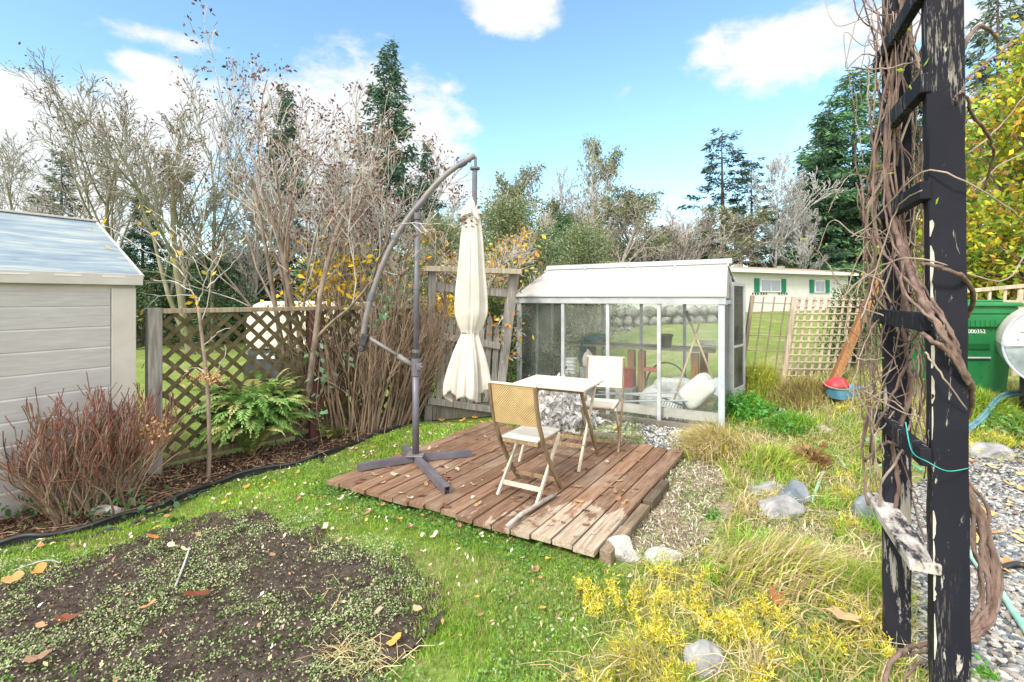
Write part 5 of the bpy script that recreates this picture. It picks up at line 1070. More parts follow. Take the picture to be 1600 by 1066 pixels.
# ---------------- rough ground on the right: weeds, dry grass, yellow moss-like sprigs
mb = MB(); x, y = scatter(130000, .1, 6.2, 1.6, 7.6, rng, 1.25); k = inpoly(x, y, WILD) & infr(x, y); x, y = x[k], y[k]
zon = vnoise(x, y, 1.3, 21); z2 = vnoise(x, y, 3.3, 22); near = 1-sm((y-2.6)/1.6)
cs = np.array(STRAW)[rng.integers(0, 4, len(x))]; cg = np.array(YG+LIME)[rng.integers(0, 8, len(x))]
f_ = rng.random(len(x)) < np.clip(.30+.5*(z2-.4), .08, .85); cl = np.where(f_[:, None], cs, cg)
h_ = (.05+.11*zon+.05*f_)*rng.uniform(.5, 1.3, len(x)); h_ = np.where(x+.2*y < 1.25, h_*.6, h_)
blades(mb, pts3(x, y, -.005), h_*1.0, .0050+.002*sm((y-3)/3), cl, 1.0, rng, leandir=(.15, -.2, 0)); tag(mb.build('rough_grass', MT['grass']), kind='stuff')
mb = MB(); x, y = scatter(60000, .2, 6, 1.7, 7.6, rng); k = inpoly(x, y, WILD) & infr(x, y) & (vnoise(x, y, 2.3, 25) > .52); x, y = x[k], y[k]
leafquads(mb, pts3(x, y, rng.uniform(.01, .07, len(x))), .026, [(.10, .22, .04), (.18, .28, .06), (.30, .34, .08), (.40, .40, .10), (.08, .18, .05)], .5, .5, rng); tag(mb.build('ground_weeds', MT['leaf']), kind='stuff')
# yellow feathery sprigs in the foreground
mb = MB(); cen = []
for (a, b, s_, n_) in ((1010, 960, .16, 30), (1100, 960, .16, 30), (1150, 1000, .13, 24), (960, 1040, .16, 26), (1050, 1040, .12, 18), (1180, 900, .1, 8), (1345, 985, .07, 14), (1240, 1050, .14, 18), (1320, 1045, .1, 10), (1560, 700, .25, 50), (1590, 720, .2, 40), (1340, 645, .18, 24), (1250, 800, .2, 10), (1350, 780, .2, 14)):
    g_ = gp(a, b); 
    for _c in range(max(2, n_//4)):
        cx_, cy_ = g_.x+rng.normal()*s_, g_.y+rng.normal()*s_
        for _ in range(11): cen.append((cx_+rng.normal()*.035, cy_+rng.normal()*.035))
cen = np.array(cen); cz = pts3(cen[:, 0], cen[:, 1], .02); n_ = len(cz)
for q in range(30):
    ti = rng.uniform(0, 1, n_); a = rng.uniform(0, 6.28, n_) if q == 0 else a; tilt = np.stack([np.cos(a)*.5, np.sin(a)*.5, np.full(n_, .8)], 1)
    C = cz+tilt*(ti*.085)[:, None]+rng.normal(size=(n_, 3))*.006; d = norm(tilt*.6+norm(rng.normal(size=(n_, 3)))); leafquads(mb, C, .026, YEL+YG[:2], .16, 0, rng, .1, d)
tag(mb.build('yellow_sprigs', MT['grass']), kind='stuff')
# dry grass tussocks and weed clumps, each a plant of its own
def tussock(name, label, pxy, r_, n, h_, cols, lean, ldir, seed, cat='grass clump', w_=.010, leaves=None, group=None):
    rg = np.random.default_rng(seed); c = gp(*pxy) if len(pxy) == 2 else Vector(pxy); mb = MB(); q = rg.normal(size=(n, 2))*r_*.38; hh = h_*(1.1-.5*np.minimum(1, np.linalg.norm(q, axis=1)/r_))
    pb = np.stack([c.x+q[:, 0], c.y+q[:, 1], terr(c.x+q[:, 0], c.y+q[:, 1])-.01], 1); blades(mb, pb, hh*rg.uniform(.5, 1.2, n), w_, cols, lean, rg, leandir=ldir)
    if leaves:
        lc, ls, ln_ = leaves; e = rg.normal(size=(ln_, 3))*np.array([r_*.45, r_*.45, h_*.3]); e[:, 2] = np.abs(e[:, 2]); leafquads(mb, np.array(tuple(c))+e, ls, lc, .5, .4, rg)
    return tag(mb.build(name, MT['grass']), label, cat, group)
tussock('dry_grass_clump', 'big arching tuft of straw-coloured grass at the far right corner of the deck', (1125, 712), .40, 2600, .46, STRAW+STRAW+YG[:2], 1.0, (-.7, -.25, 0), 1)
tussock('dry_grass_clump', 'green and straw tuft spreading right of the big arching tuft', (1205, 735), .35, 2600, .32, STRAW[:2]+YG+LIME[:2], 1.0, (.3, -.4, 0), 2)
tussock('dry_grass_clump', 'long pale dry grass flopped over in front of the long grey rock', (1205, 905), .36, 1900, .34, STRAW+STRAW+YG, 1.25, (.9, -.25, 0), 3, w_=.0085)
tussock('dry_grass_clump', 'yellow-green tuft leaning left beside the bottom rock', (1010, 1050), .2, 1300, .2, STRAW+YG, 1.0, (-.4, -.5, 0), 4, w_=.0035)
tussock('dry_grass_clump', 'olive grass tuft at the foot of the far arbor post', (1340, 930), .22, 2200, .24, YG+LIME+STRAW[:1], .9, (-.2, -.3, 0), 5, w_=.0035)
tussock('brown_weed', 'dead brown weed with curled leaves in the middle of the weedy bank', (1265, 735), .17, 500, .30, [(.16, .08, .03), (.26, .14, .06)], .8, (0, 0, 0), 6, cat='weed', leaves=([(.18, .09, .04), (.28, .15, .07), (.36, .22, .1)], .07, 260))
tussock('green_weed', 'bright green leafy weed clump beside the greenhouse door', (1165, 650), .34, 1500, .34, LIME, .9, (0, -.3, 0), 7, cat='weed', leaves=([(.05, .22, .03), (.09, .30, .05), (.13, .36, .07)], .06, 3800))
tussock('green_weed', 'bright green strappy weeds between the door clump and the tubs', (1235, 672), .32, 2400, .26, [(.08, .26, .04), (.13, .32, .06)]+LIME, 1.0, (.2, -.3, 0), 8, cat='weed', leaves=([(.07, .24, .05), (.12, .30, .08)], .045, 900))
tussock('tall_weed', 'tall yellow-green weed standing by the greenhouse door and open trellis', (1185, 622), .30, 1700, .62, YG+[(.30, .24, .10)], .45, (0, 0, 0), 9, cat='weed', leaves=(YG+[(.5, .4, .05)], .035, 1500))
tussock('tall_weed', 'rusty dry weeds at the foot of the wooden trellis', (1250, 630), .36, 2400, .42, [(.34, .25, .12), (.26, .20, .08), (.30, .32, .08)], .6, (0, 0, 0), 10, cat='weed')
tussock('tall_weed', 'loose pale weeds between the blue tub and the arbor', (1385, 640), .3, 1500, .36, YG+STRAW, .7, (0, 0, 0), 12, cat='weed')
tussock('green_weed', 'green leafy weeds in front of the bin and tank', (1585, 668), .34, 900, .22, LIME+YG, .9, (0, -.2, 0), 13, cat='weed', leaves=([(.10, .25, .05), (.16, .32, .07), (.22, .36, .12)], .055, 1500))
tussock('green_weed', 'yellow-green grass against the bottom of the green bin', (1530, 640), .36, 2600, .28, YG+LIME, .9, (0, -.2, 0), 14, cat='weed')
tussock('green_weed', 'small bright weed at the near post foot on the gravel', (1540, 1062), .05, 60, .08, LIME, .8, (0, 0, 0), 15, cat='weed', w_=.006, leaves=([(.10, .28, .04), (.18, .36, .06)], .035, 90))
tussock('green_weed', 'small green weed in the straw beside the deck edge', (1115, 812), .07, 120, .07, LIME, .8, (0, 0, 0), 16, cat='weed', leaves=([(.07, .24, .04), (.12, .30, .06)], .03, 220))
tussock('green_weed', 'low weeds along the greenhouse base behind the gravel', (985, 655), .30, 700, .12, LIME, .8, (.0, 0, 0), 17, cat='weed', leaves=([(.06, .18, .03), (.10, .24, .05), (.2, .28, .05)], .04, 1200))
# white mound behind the table
rg = np.random.default_rng(77); mb = MB(); c = gp(878, 682); n_ = 2400; e = rg.normal(size=(n_, 3)); e /= np.linalg.norm(e, axis=1)[:, None]; e[:, 2] = np.abs(e[:, 2]); e = e*(rg.random((n_, 1))**.4)*np.array([.50, .42, .62])
leafquads(mb, np.array(tuple(c))+np.array([0, .42, 0])+e, .085, [(.84, .82, .80), (.80, .79, .78), (.86, .84, .82), (.74, .73, .74), (.55, .55, .57)], .5, .2, rg, .4)
tag(mb.build('silver_plant', MT['leaf']), 'mound of papery silver-white leaves behind the folding table', 'plant')
mb = MB(); 
# ---------------- fallen leaves, each its own object
def maple(name, c, s, col, seed, label, group, tilt=.25, mat='dead', cat='leaf'):
    rg = np.random.default_rng(seed); n = 15; a0 = rg.uniform(0, 6.28); a = np.linspace(0, 2*np.pi, n, endpoint=False); big = name == 'maple_leaf'
    r_ = (np.where(np.arange(n) % 3 == 0, 1., np.where(np.arange(n) % 3 == 1, .62, .55)) if big else (.45+.55*np.abs(np.cos(a))**1.5)*(.45+.55*np.abs(np.cos(a)))**.2)*rg.uniform(.85, 1.15, n); nx_, ny_ = rg.normal(size=2)*tilt
    cz = .18*rg.uniform(-1, 1) if big else rg.uniform(.1, .55); V = [(0, 0, 0)]
    for i in range(n): x_, y_ = r_[i]*math.cos(a[i]+a0), r_[i]*math.sin(a[i]+a0)*.85; V.append((x_, y_, nx_*x_+ny_*y_+abs(cz)*r_[i]*r_[i]+.12*rg.random()))
    V = np.array(V)*s*.5; V[:, 2] -= V[:, 2].min(); V = V+np.array(tuple(c)); m_ = MB(); m_.poly(V, [(0, 1+i, 1+(i+1) % n) for i in range(n)], col)
    return tag(m_.build(name, MT[mat]), label, cat, group)
rg = np.random.default_rng(88)
for i in range(135):
    u, v = rg.uniform(.05, 2.3), rg.uniform(.03, 2.2)
    if rg.random() < .5: v = rg.uniform(.03, 1.0)
    q = D0+DU*u+DV*v+UP*.104; maple('fallen_leaf', q, rg.uniform(.03, .075), np.array([(.20, .09, .06), (.30, .16, .10), (.52, .40, .30), (.14, .07, .05), (.40, .25, .12)])[rg.integers(0, 5)], 100+i, 'dry curled leaf fallen on the deck boards', 'leaves fallen on the deck')
k = 0
while k < 130:
    x_, y_ = rg.uniform(-4, 1.1), rg.uniform(2.2, 6.6)
    if not inpoly([x_], [y_], LAWN)[0] or inpoly([x_], [y_], DECK)[0] or inpoly([x_], [y_], SOIL)[0] or not infr(x_, y_, 0): continue
    maple('fallen_leaf', (x_, y_, float(ground(x_, y_))+.03), rg.uniform(.03, .07), np.array([(.62, .52, .42), (.50, .25, .10), (.66, .40, .08), (.36, .2, .12), (.68, .60, .5)])[rg.integers(0, 5)], 300+k, 'pale or rusty leaf fallen on the lawn', 'leaves fallen on the lawn'); k += 1
for i, (a, b, s_, c) in enumerate(((310, 948, .11, (.20, .06, .035)), (108, 990, .11, (.20, .07, .04)), (230, 968, .07, (.62, .30, .12)), (65, 1001, .06, (.55, .30, .16)), (245, 858, .10, (.62, .28, .05)), (268, 870, .07, (.60, .48, .36)), (60, 912, .09, (.60, .28, .08)), (425, 885, .06, (.42, .24, .14)), (592, 980, .06, (.5, .35, .24)), (655, 975, .07, (.6, .42, .22)), (60, 1052, .09, (.28, .18, .12)), (290, 876, .06, (.62, .52, .4)), (528, 862, .05, (.5, .33, .2)), (310, 852, .06, (.5, .3, .18)), (20, 925, .09, (.55, .3, .12)), (615, 1025, .07, (.62, .33, .08)))):
    maple('fallen_leaf', gp(a, b)+UP*.065, s_*1.15, c, 500+i, 'rusty brown leaf fallen on the dark soil patch', 'leaves fallen on the soil')
maple('maple_leaf', gp(1318, 1000)+UP*.09, .17, (.66, .42, .22), 601, 'large tan maple leaf in the weeds beside the far arbor post', None, .5)
maple('maple_leaf', gp(1215, 955)+UP*.06, .12, (.34, .14, .06), 602, 'dark red-brown curled leaf in the dry grass left of the arbor', None, .4)
for i, (a, b) in enumerate(((672, 655), (690, 660), (705, 656), (722, 660), (735, 662), (742, 655), (755, 663), (685, 650), (715, 652), (768, 662), (962, 672), (1005, 655), (1050, 650), (1073, 672), (1010, 660), (975, 655), (1030, 668))):
    maple('fallen_leaf', gp(a, b)+UP*.02, .09, (.68, .40, .05), 620+i, 'golden leaf lying at the foot of the gate or greenhouse', 'golden leaves by the gate')
for i in range(28):
    a, b = rg.uniform(1505, 1600), rg.uniform(720, 900); maple('fallen_leaf', gp(a, b)+UP*.03, rg.uniform(.05, .09), np.array([(.6, .36, .14), (.5, .25, .1), (.66, .48, .2)])[rg.integers(0, 3)], 700+i, 'orange brown leaf on the gravel right of the arbor', 'leaves on the gravel')

# pale specks and bits of litter over lawn and soil, and long fallen straws
rng = np.random.default_rng(93); mb = MB(); x, y = scatter(2800, -4.8, 1.3, 1.9, 6.8, rng, 1.1); k = (inpoly(x, y, LAWN) | inpoly(x, y, SOIL)) & infr(x, y) & ~inpoly(x, y, DECK); x, y = x[k], y[k]
leafquads(mb, pts3(x, y, .042), .026, [(.60, .52, .40), (.72, .68, .60), (.45, .28, .15), (.30, .17, .10), (.66, .56, .30)], .55, 1.2, rng, .5); tag(mb.build('leaf_litter', MT['dead']), kind='stuff')
mb = MB(); x, y = scatter(2600, .1, 4.6, 1.7, 6, rng, 1.2); k = inpoly(x, y, WILD) & infr(x, y); x, y = x[k], y[k]
xs2 = np.array([gp(a+rng.normal()*28, b+rng.normal()*14)[:2] for a, b in [(545, 1035)]*90+[(590, 1050)]*50+[(525, 955)]*14+[(90, 890)]*10]); x = np.concatenate([x, xs2[:, 0]]); y = np.concatenate([y, xs2[:, 1]])
n_ = len(x); a = rng.normal(.2, .9, n_); L_ = rng.uniform(.06, .30, n_); L_[-164:] *= .6; p0 = pts3(x, y, .03); d_ = np.stack([np.cos(a), np.sin(a)*.7, rng.uniform(.0, .45, n_)], 1)*L_[:, None]; sg_ = rng.choice([-1, 1], n_); d_[:, 0] *= sg_
V_, F_ = tubes(np.stack([p0, p0+d_*.5+np.array([0, 0, .03])*rng.random((n_, 1)), p0+d_+np.array([0, 0, -.02])], 1), np.tile([.0017, .0015, .0008], (n_, 1)), 3); c_ = np.array(STRAW)[rng.integers(0, 4, n_)]*rng.uniform(.9, 1.35, (n_, 1)); mb.add(V_, [F_], np.repeat(c_, 9, 0)); tag(mb.build('fallen_straw', MT['dead']), kind='stuff')
for q, (pts, r_, lab) in enumerate((([(296, 868), (292, 890), (280, 915), (274, 930)], .006, 'bleached bent twig standing in the middle of the soil patch'), ([(20, 905), (70, 897), (95, 893)], .004, 'thin pale twig lying at the upper left border of the soil patch'))):
    mb = MB(); mb.tube(crv([gp(a, b)+UP*(.05+.03*(i == 1)) for i, (a, b) in enumerate(pts)], 5), r_, 6); tag(mb.build('twig', MT['bark_white'], smooth=True), lab, 'twig')

# coarser strap-leaved weeds and lime tufts scattered over the bank
rng = np.random.default_rng(97); mb = MB(); cx2 = []
while len(cx2) < 170:
    x_, y_ = rng.uniform(.5, 5.5), rng.uniform(1.8, 7)
    if inpoly([x_], [y_], WILD)[0]: cx2.append((x_, y_))
for i, (x_, y_) in enumerate(cx2):
    n_ = int(rng.uniform(25, 70)); q = rng.normal(size=(n_, 2))*rng.uniform(.02, .05); X_, Y_ = x_+q[:, 0], y_+q[:, 1]
    cl = [LIME, YG, [(.10, .24, .05), (.14, .30, .07)], STRAW, LIME][i % 5]; blades(mb, pts3(X_, Y_, -.005), rng.uniform(.10, .22), rng.uniform(.006, .011), cl, 1.1, rng)
tag(mb.build('weed_tufts', MT['grass']), kind='stuff')

rng = np.random.default_rng(99); mb = MB(); x, y = scatter(9000, .3, 2.9, 2.4, 5.4, rng); k = (inpoly(x, y, CHIP)) & (vnoise(x, y, 3.2, 81) > .55); x, y = x[k], y[k]
leafquads(mb, pts3(x, y, rng.uniform(.015, .05, len(x))), .022, [(.14, .30, .06), (.22, .36, .10), (.34, .42, .14)], .6, .5, rng)
blades(mb, pts3(x[:900], y[:900], 0), .07, .004, LIME+STRAW, .9, rng); tag(mb.build('path_weeds', MT['grass']), kind='stuff')
# ================================================================ NEAR PLANTS
def L(seg, nch, ang, ratio, wig, up, t0, tap=.4, rr=.55): return dict(seg=seg, nch=nch, ang=ang, ratio=ratio, wig=wig, up=up, t0=t0, tap=tap, rr=rr)
def polyvine(mb, pts, r, n=6, sides=7, col=(1, 1, 1), jit=0, rg=None):
    c = crv(pts, n)
    if jit: c = [p+Vector(rg.normal(size=3)*jit) for p in c]
    m_ = len(c); rr_ = np.linspace(r, r*.6, m_) if np.isscalar(r) else np.interp(np.linspace(0, 1, m_), np.linspace(0, 1, len(r)), r)
    mb.tube(c, rr_, sides, True, col)
# red-stemmed shrub before the shed
t = bare_tree('hydrangea_shrub', 'leafless shrub of many reddish brown stems in front of the shed wall', 301, .80, .0088,
    [L(8, 4, 24, .46, .16, .10, .25, .6), L(5, 2.6, 28, .75, .14, .12, .1, .7), L(4, 0, 30, .5, .1, .15, .3, .7)], MT['stem_tan'], MT['stem_red'], (.04, -.03, 1), stems=84, spread=.74, cat='shrub', baser=.26, minr=.0031)
place(t, (-3.22, 3.70, 0), 0, (1, 1, 1.06)); mb = MB(); rg = np.random.default_rng(5)
mbs_ = []
for c, s_ in (((.52, .0, .60), .06), ((-.28, 0, .62), .06), ((-.02, .1, .42), .06), ((.34, .12, .56), .05)):
    mb = MB(); e = np.array(c)+rg.normal(size=(90, 3))*s_*.7; leafquads(mb, e, .03, [(.45, .25, .11), (.55, .36, .18), (.36, .2, .09)], .6, 0, rg); o = mb.build('dried_flower_head', MT['dead'], None, origin=(0, 0, 0)); o.parent = t; o.location = (0, 0, 0)
mb = MB(); e = rg.normal(size=(240, 3))*np.array([.38, .16, .07])+np.array([.05, -.12, .10]); e[:, 2] = np.abs(e[:, 2]); leafquads(mb, e, .05, [(.07, .16, .05), (.12, .20, .09), (.05, .10, .05)], .7, .5, rg); o = mb.build('basal_leaves', MT['leaf'], None, origin=(0, 0, 0)); o.parent = t; o.location = (0, 0, 0)
# sapling with a few yellow leaves
d_ = 4.34; sp_ = thing('sapling', 'thin sapling with a few yellow leaves in front of the lattice fence', 'tree', (-2.71, 4.34, 0)); mb = MB()
polyvine(mb, [Vector((-2.71, 4.34, -.03))]+[P(a, b, d_) for a, b in ((327, 700), (326, 640), (322, 580), (316, 530), (310, 480))], [.020, .016, .013], 6); mb.build('trunk', MT['bark_brown'], sp_, smooth=True)
mb = MB(); rg = np.random.default_rng(6)
TW = [((310, 482), (300, 455), (287, 430), (262, 408), (220, 388), (180, 360), (150, 350)), ((310, 480), (320, 440), (333, 410), (340, 400)), ((287, 430), (280, 405), (285, 380), (262, 350), (240, 330), (222, 320)), ((312, 470), (300, 462), (250, 462), (205, 455)),
      ((318, 540), (340, 520), (360, 512)), ((326, 600), (350, 560), (352, 540)), ((322, 450), (345, 430), (376, 400), (384, 378)), ((300, 455), (270, 440), (240, 438)), ((262, 408), (240, 372), (216, 352)), ((280, 405), (268, 380), (266, 362)), ((318, 440), (310, 420), (300, 400)), ((315, 500), (325, 470), (330, 430)), ((330, 430), (345, 400), (350, 370)), ((250, 462), (232, 478), (219, 488)), ((322, 580), (300, 575), (285, 590))]
for w_ in TW: polyvine(mb, [P(a, b, d_+rg.normal()*.03) for a, b in w_], [.006, .0022], 5, 5, jit=.004, rg=rg)
mb.build('crown', MT['bark_grey'], sp_); mb = MB()
for a, b in ((145, 362), (168, 382), (160, 347), (218, 317), (228, 330), (216, 353), (231, 368), (266, 365), (275, 405), (287, 403), (306, 462), (310, 470), (308, 480), (329, 429), (314, 421), (328, 405), (340, 400), (376, 380), (218, 492), (219, 500), (222, 576), (302, 470)):
    c = np.array([tuple(P(a, b, d_))])+rg.normal(size=(1, 3))*.01; leafquads(mb, c, rg.uniform(.05, .085, 1), [(.72, .50, .03), (.66, .42, .03), (.60, .50, .06)], .55, 0, rg, .4)
mb.build('leaves', MT['leaf'], sp_); mb = MB(); e = np.array([tuple(P(320, 590, 4.30))])+rg.normal(size=(150, 3))*np.array([.085, .05, .035]); leafquads(mb, e, .035, [(.45, .24, .10), (.58, .36, .18)], .4, 0, rg); mb.build('dried_flower_head', MT['dead'], sp_)
# ferns
def fern(name, label, c, R0_, H0_, n, seed, cols, tips=None):
    rg = np.random.default_rng(seed); mb = MB(); st = MB()
    for i in range(n):
        a = rg.uniform(0, 6.28); o = np.array([math.cos(a), math.sin(a), 0]); Lf = R0_*rg.uniform(.55, 1.1); Hf = H0_*rg.uniform(.65, 1.1); t_ = np.linspace(0, 1, 26)[:, None]
        up = rg.uniform(.2, 1.); sp = np.array(tuple(c))+o*Lf*(t_**1.15)*(.45+.55*up)+np.array([0, 0, 1])*Hf*(1.55*t_-(.6+.5*up)*t_**2.3)
        sp = sp+rg.normal(size=(1, 3))*.02*t_*3; st.tube([Vector(q) for q in sp[::3]], np.linspace(.004, .0012, len(sp[::3])), 4, False, (.30, .24, .10))
        T = norm(np.gradient(sp, axis=0)); side = norm(np.cross(T, np.array([[0, 0, 1.]]))); wv = np.sin(np.clip(t_*1.08, 0, 1)*math.pi)**.7*.085*R0_/.5+.008
        cc = np.array(cols[rg.integers(0, len(cols))])*rg.uniform(.8, 1.2)
        for s_ in (-1, 1):
            k = slice(3, 26); C = sp[k]; d = norm(side[k]*s_+T[k]*.55+np.array([[0, 0, -.25]])+rg.normal(size=(23, 3))*.08); Lq = wv[k, 0]; wd = .027*R0_/.5
            nn = norm(np.cross(d, T[k])); q = np.stack([C-T[k]*wd*.4, C+d*Lq[:, None]*.5-T[k]*wd*.45, C+d*Lq[:, None]+nn*0, C+d*Lq[:, None]*.5+T[k]*wd*.45], 1)
            mb.add(q.reshape(-1, 3), [np.arange(92).reshape(23, 4)], np.tile(cc, (92, 1))*np.repeat(np.linspace(.85, 1.25, 23), 4)[:, None])
    t = thing(name, label, 'fern', tuple(c)); st.build('stem', MT['leaf'], t); mb.build('fronds', MT['leaf'], t); return t
fc = gp(402, 712); fern('fern', 'large bushy green fern with pale yellowing tips under the lattice fence', (fc.x, fc.y-.10, 0), .66, .96, 330, 71, [(.16, .32, .08), (.22, .39, .12), (.30, .43, .14), (.52, .50, .22), (.18, .34, .10), (.24, .36, .10)])
fc = gp(520, 690); fern('fern', 'small low fern among the brown stems right of the large fern', (fc.x, fc.y, 0), .34, .24, 12, 72, [(.20, .26, .08), (.28, .30, .10)])
# lilac-like tall shrubs
SEED = [(.14, .06, .05), (.20, .10, .08), (.10, .05, .05), (.24, .15, .11)]
LS = [L(9, 4.5, 22, .62, .07, .05, .30, .45), L(7, 4, 27, .62, .10, .07, .25, .45), L(5, 3.2, 32, .58, .12, .06, .25, .5), L(3, 2, 34, .62, .15, .07, .3, .5), L(2, 0, 30, .5, .1, .05, .3, .5)]
def shrub(label, seed, c, h, r, stems, d0, spread, frac=.5, cl=3, spec=LS, mats=('bark_brown', 'bark_grey'), leafset=None, name='lilac_shrub', baser=.16, minr=.0034, cat='shrub'):
    t = bare_tree(name, label, seed, h, r, spec, MT[mats[0]], MT[mats[1]], d0, stems, spread, cat=cat, baser=baser, minr=minr,
        leaves=leafset if leafset is not None else [('seed_heads', SEED, .042, frac, cl+2, MT['dead'])])
    return place(t, c)
c = gp(470, 690); shrub('tallest bare lilac with a thick brown trunk and dark seed heads above the lattice fence', 401, (c.x, c.y+.12, 0), 3.1, .045, 4, (-.16, 0, 1), .16, .55, 3)
c = gp(505, 690); shrub('slim bare lilac with pale stems between the tallest lilac and the tall conifer', 402, (c.x, c.y+.22, 0), 2.75, .026, 4, (.0, 0, 1), .22, .4, 3)
c = gp(560, 684); shrub('bare lilac of long pale stems in front of the tall dark conifer', 403, (c.x, c.y+.25, 0), 2.9, .03, 5, (.06, 0, 1), .22, .45, 3)
TH = [L(8, 5, 18, .35, .05, .03, .25, .4), L(4, 3, 30, .5, .1, .05, .2, .5), L(3, 0, 30, .5, .1, .05, .3, .5)]
for i, (a, b, n_, h_) in enumerate(((500, 690, 24, 1.25), (540, 690, 30, 1.45), (580, 683, 34, 1.6), (615, 672, 36, 1.6), (645, 664, 26, 1.45))):
    c = gp(a, b); t = shrub(('left end', 'second from the left', 'middle', 'second from the right', 'right end')[i]+' of the row of dense brown stem thickets along the fence', 410+i, (c.x-.05, c.y+.22, 0), h_, .013, n_, (.12*(i-1.2), 0, 1), .34, 0, 0, TH, ('stem_tan', 'stem_tan'), [], 'stem_thicket', .22, .003)
# orange-leaved tree above the gate
OR = [(.62, .30, .04), (.70, .42, .05), (.55, .22, .04), (.66, .50, .10)]
LT = [L(8, 6, 34, .62, .10, .03, .28, .5), L(6, 5, 38, .6, .14, .04, .2, .45), L(5, 4.5, 40, .58, .16, .03, .2, .5), L(3, 3.5, 40, .6, .18, .02, .2, .5), L(2, 0, 30, .5, .1, .0, .3, .5)]
c = gp(668, 652); shrub('small tree holding scattered orange and gold leaves behind the umbrella mast and gate', 421, (c.x+.22, c.y+.55, 0), 2.6, .04, 4, (.16, 0, 1), .34, .22, 1, LT, ('bark_brown', 'bark_grey'), [('leaves', OR, .085, .42, 1, MT['leaf'])], 'autumn_tree', .12, .0042, 'tree')
leafy_y = leafy('yellow_shrub', 'patch of golden leaves on a low shrub above the fence rail', 430, 2.05, .95, 800, .075, [(.70, .46, .02), (.75, .52, .04), (.60, .36, .03)], 'shrub', stems=4, clumps=24, base=.76, stemmat=MT['bark_grey'], tk=.003); place(leafy_y, (-2.15, 6.05, 0))
leafy_z = dup(leafy_y, (-1.15, 8.4, 0), 1, (.8, .8, .78), 'golden-leaved bush seen through the gate pickets')
# bramble leaves among the stems
mb = MB(); rg = np.random.default_rng(9); br = thing('bramble', 'bramble with blue-green leaves threaded through the bare stems by the fence', 'bramble', (-1.9, 5.3, 0))
for w_ in (((505, 700), (495, 640), (497, 600), (500, 560)), ((600, 680), (610, 600), (600, 520), (607, 470)), ((560, 690), (545, 620), (500, 590))): polyvine(mb, [P(a, b, 5.15) for a, b in w_], .004, 5, 5)
mb.build('stem', MT['stem_tan'], br); mb = MB()
for a, b, n_ in ((607, 477, 10), (590, 500, 8), (495, 553, 8), (502, 590, 9), (490, 635, 9), (492, 645, 6), (512, 600, 5), (607, 488, 5), (455, 715, 5), (540, 560, 5)):
    e = np.array([tuple(P(a, b, 5.1))])+rg.normal(size=(n_, 3))*.045; leafquads(mb, e, .075, [(.16, .28, .18), (.22, .34, .24), (.12, .24, .10)], .7, .5, rg)
mb.build('leaves', MT['leaf'], br)
# low greenery at the base of the thicket
tussock('green_weed', 'low ivy and weeds at the foot of the stem thicket by the edging', (640, 655), .34, 200, .1, LIME, .8, (0, 0, 0), 18, cat='weed', leaves=([(.06, .15, .05), (.10, .2, .07), (.14, .22, .10)], .045, 900))
# evergreen bushes around the greenhouse
GB_ = [(.08, .17, .05), (.13, .23, .07), (.19, .28, .10), (.26, .32, .14), (.06, .12, .05)]
t = leafy('evergreen_bush', 'small-leaved evergreen bush squeezed between the gate and the greenhouse', 440, 1.75, .75, 9000, .038, GB_, 'shrub', clumps=90, base=.02); place(t, (-.16, 7.35, 0))
t = leafy('evergreen_bush', 'small dark evergreen bush growing behind the trellis by the orange timber', 441, 1.25, .62, 6500, .040, GB_[:3]+[(.10, .14, .06)], 'shrub', clumps=70, base=.1); place(t, (5.15, 7.35, float(terr(5.15, 7.35))-.05))
t = leafy('fluffy_green_tree', 'tall soft light green bush rising behind the gate and greenhouse', 442, 3.6, 2.6, 26000, .055, [(.16, .22, .09), (.24, .29, .14), (.28, .31, .18), (.11, .16, .07)], 'tree', clumps=150, base=.05); place(t, (-.05, 10.4, 0))
dup(t, (1.9, 13.2, 0), 2, .95, 'rounded light green bush half hidden behind the left part of the greenhouse roof'); dup(t, (-1.9, 12.5, 0), 4, .98, 'light green bush behind the umbrella canopy and gate arch')
# inside greenhouse twigs and leaves
t = leafy('potted_plant', 'straggly green plant against the left end glass inside the greenhouse', 443, 1.15, .5, 420, .06, GB_, 'plant', clumps=26, base=.1, stemmat=MT['bark_dark']); place(t, tuple(inside(862, 0, .05, .6)))
# yellow-green big-leaved shrub at the right edge
t = leafy('autumn_shrub', 'tall shrub with large lime, yellow and orange leaves at the right edge', 444, 5.6, 4.8, 30000, .115, [(.30, .42, .04), (.22, .36, .04), (.52, .50, .04), (.62, .50, .04), (.40, .46, .06), (.14, .26, .05), (.60, .30, .08)], 'shrub', clumps=230, base=.12, stemmat=MT['bark_brown']); place(t, (9.5, 7.9, .35))
t = leafy('autumn_shrub', 'smaller green and yellow bush above the green bin and pale trellis', 445, 3.0, 2.4, 6000, .09, [(.22, .34, .05), (.16, .28, .05), (.36, .40, .06), (.50, .46, .06)], 'shrub', clumps=90, base=.1); place(t, (8.2, 9.3, .35))

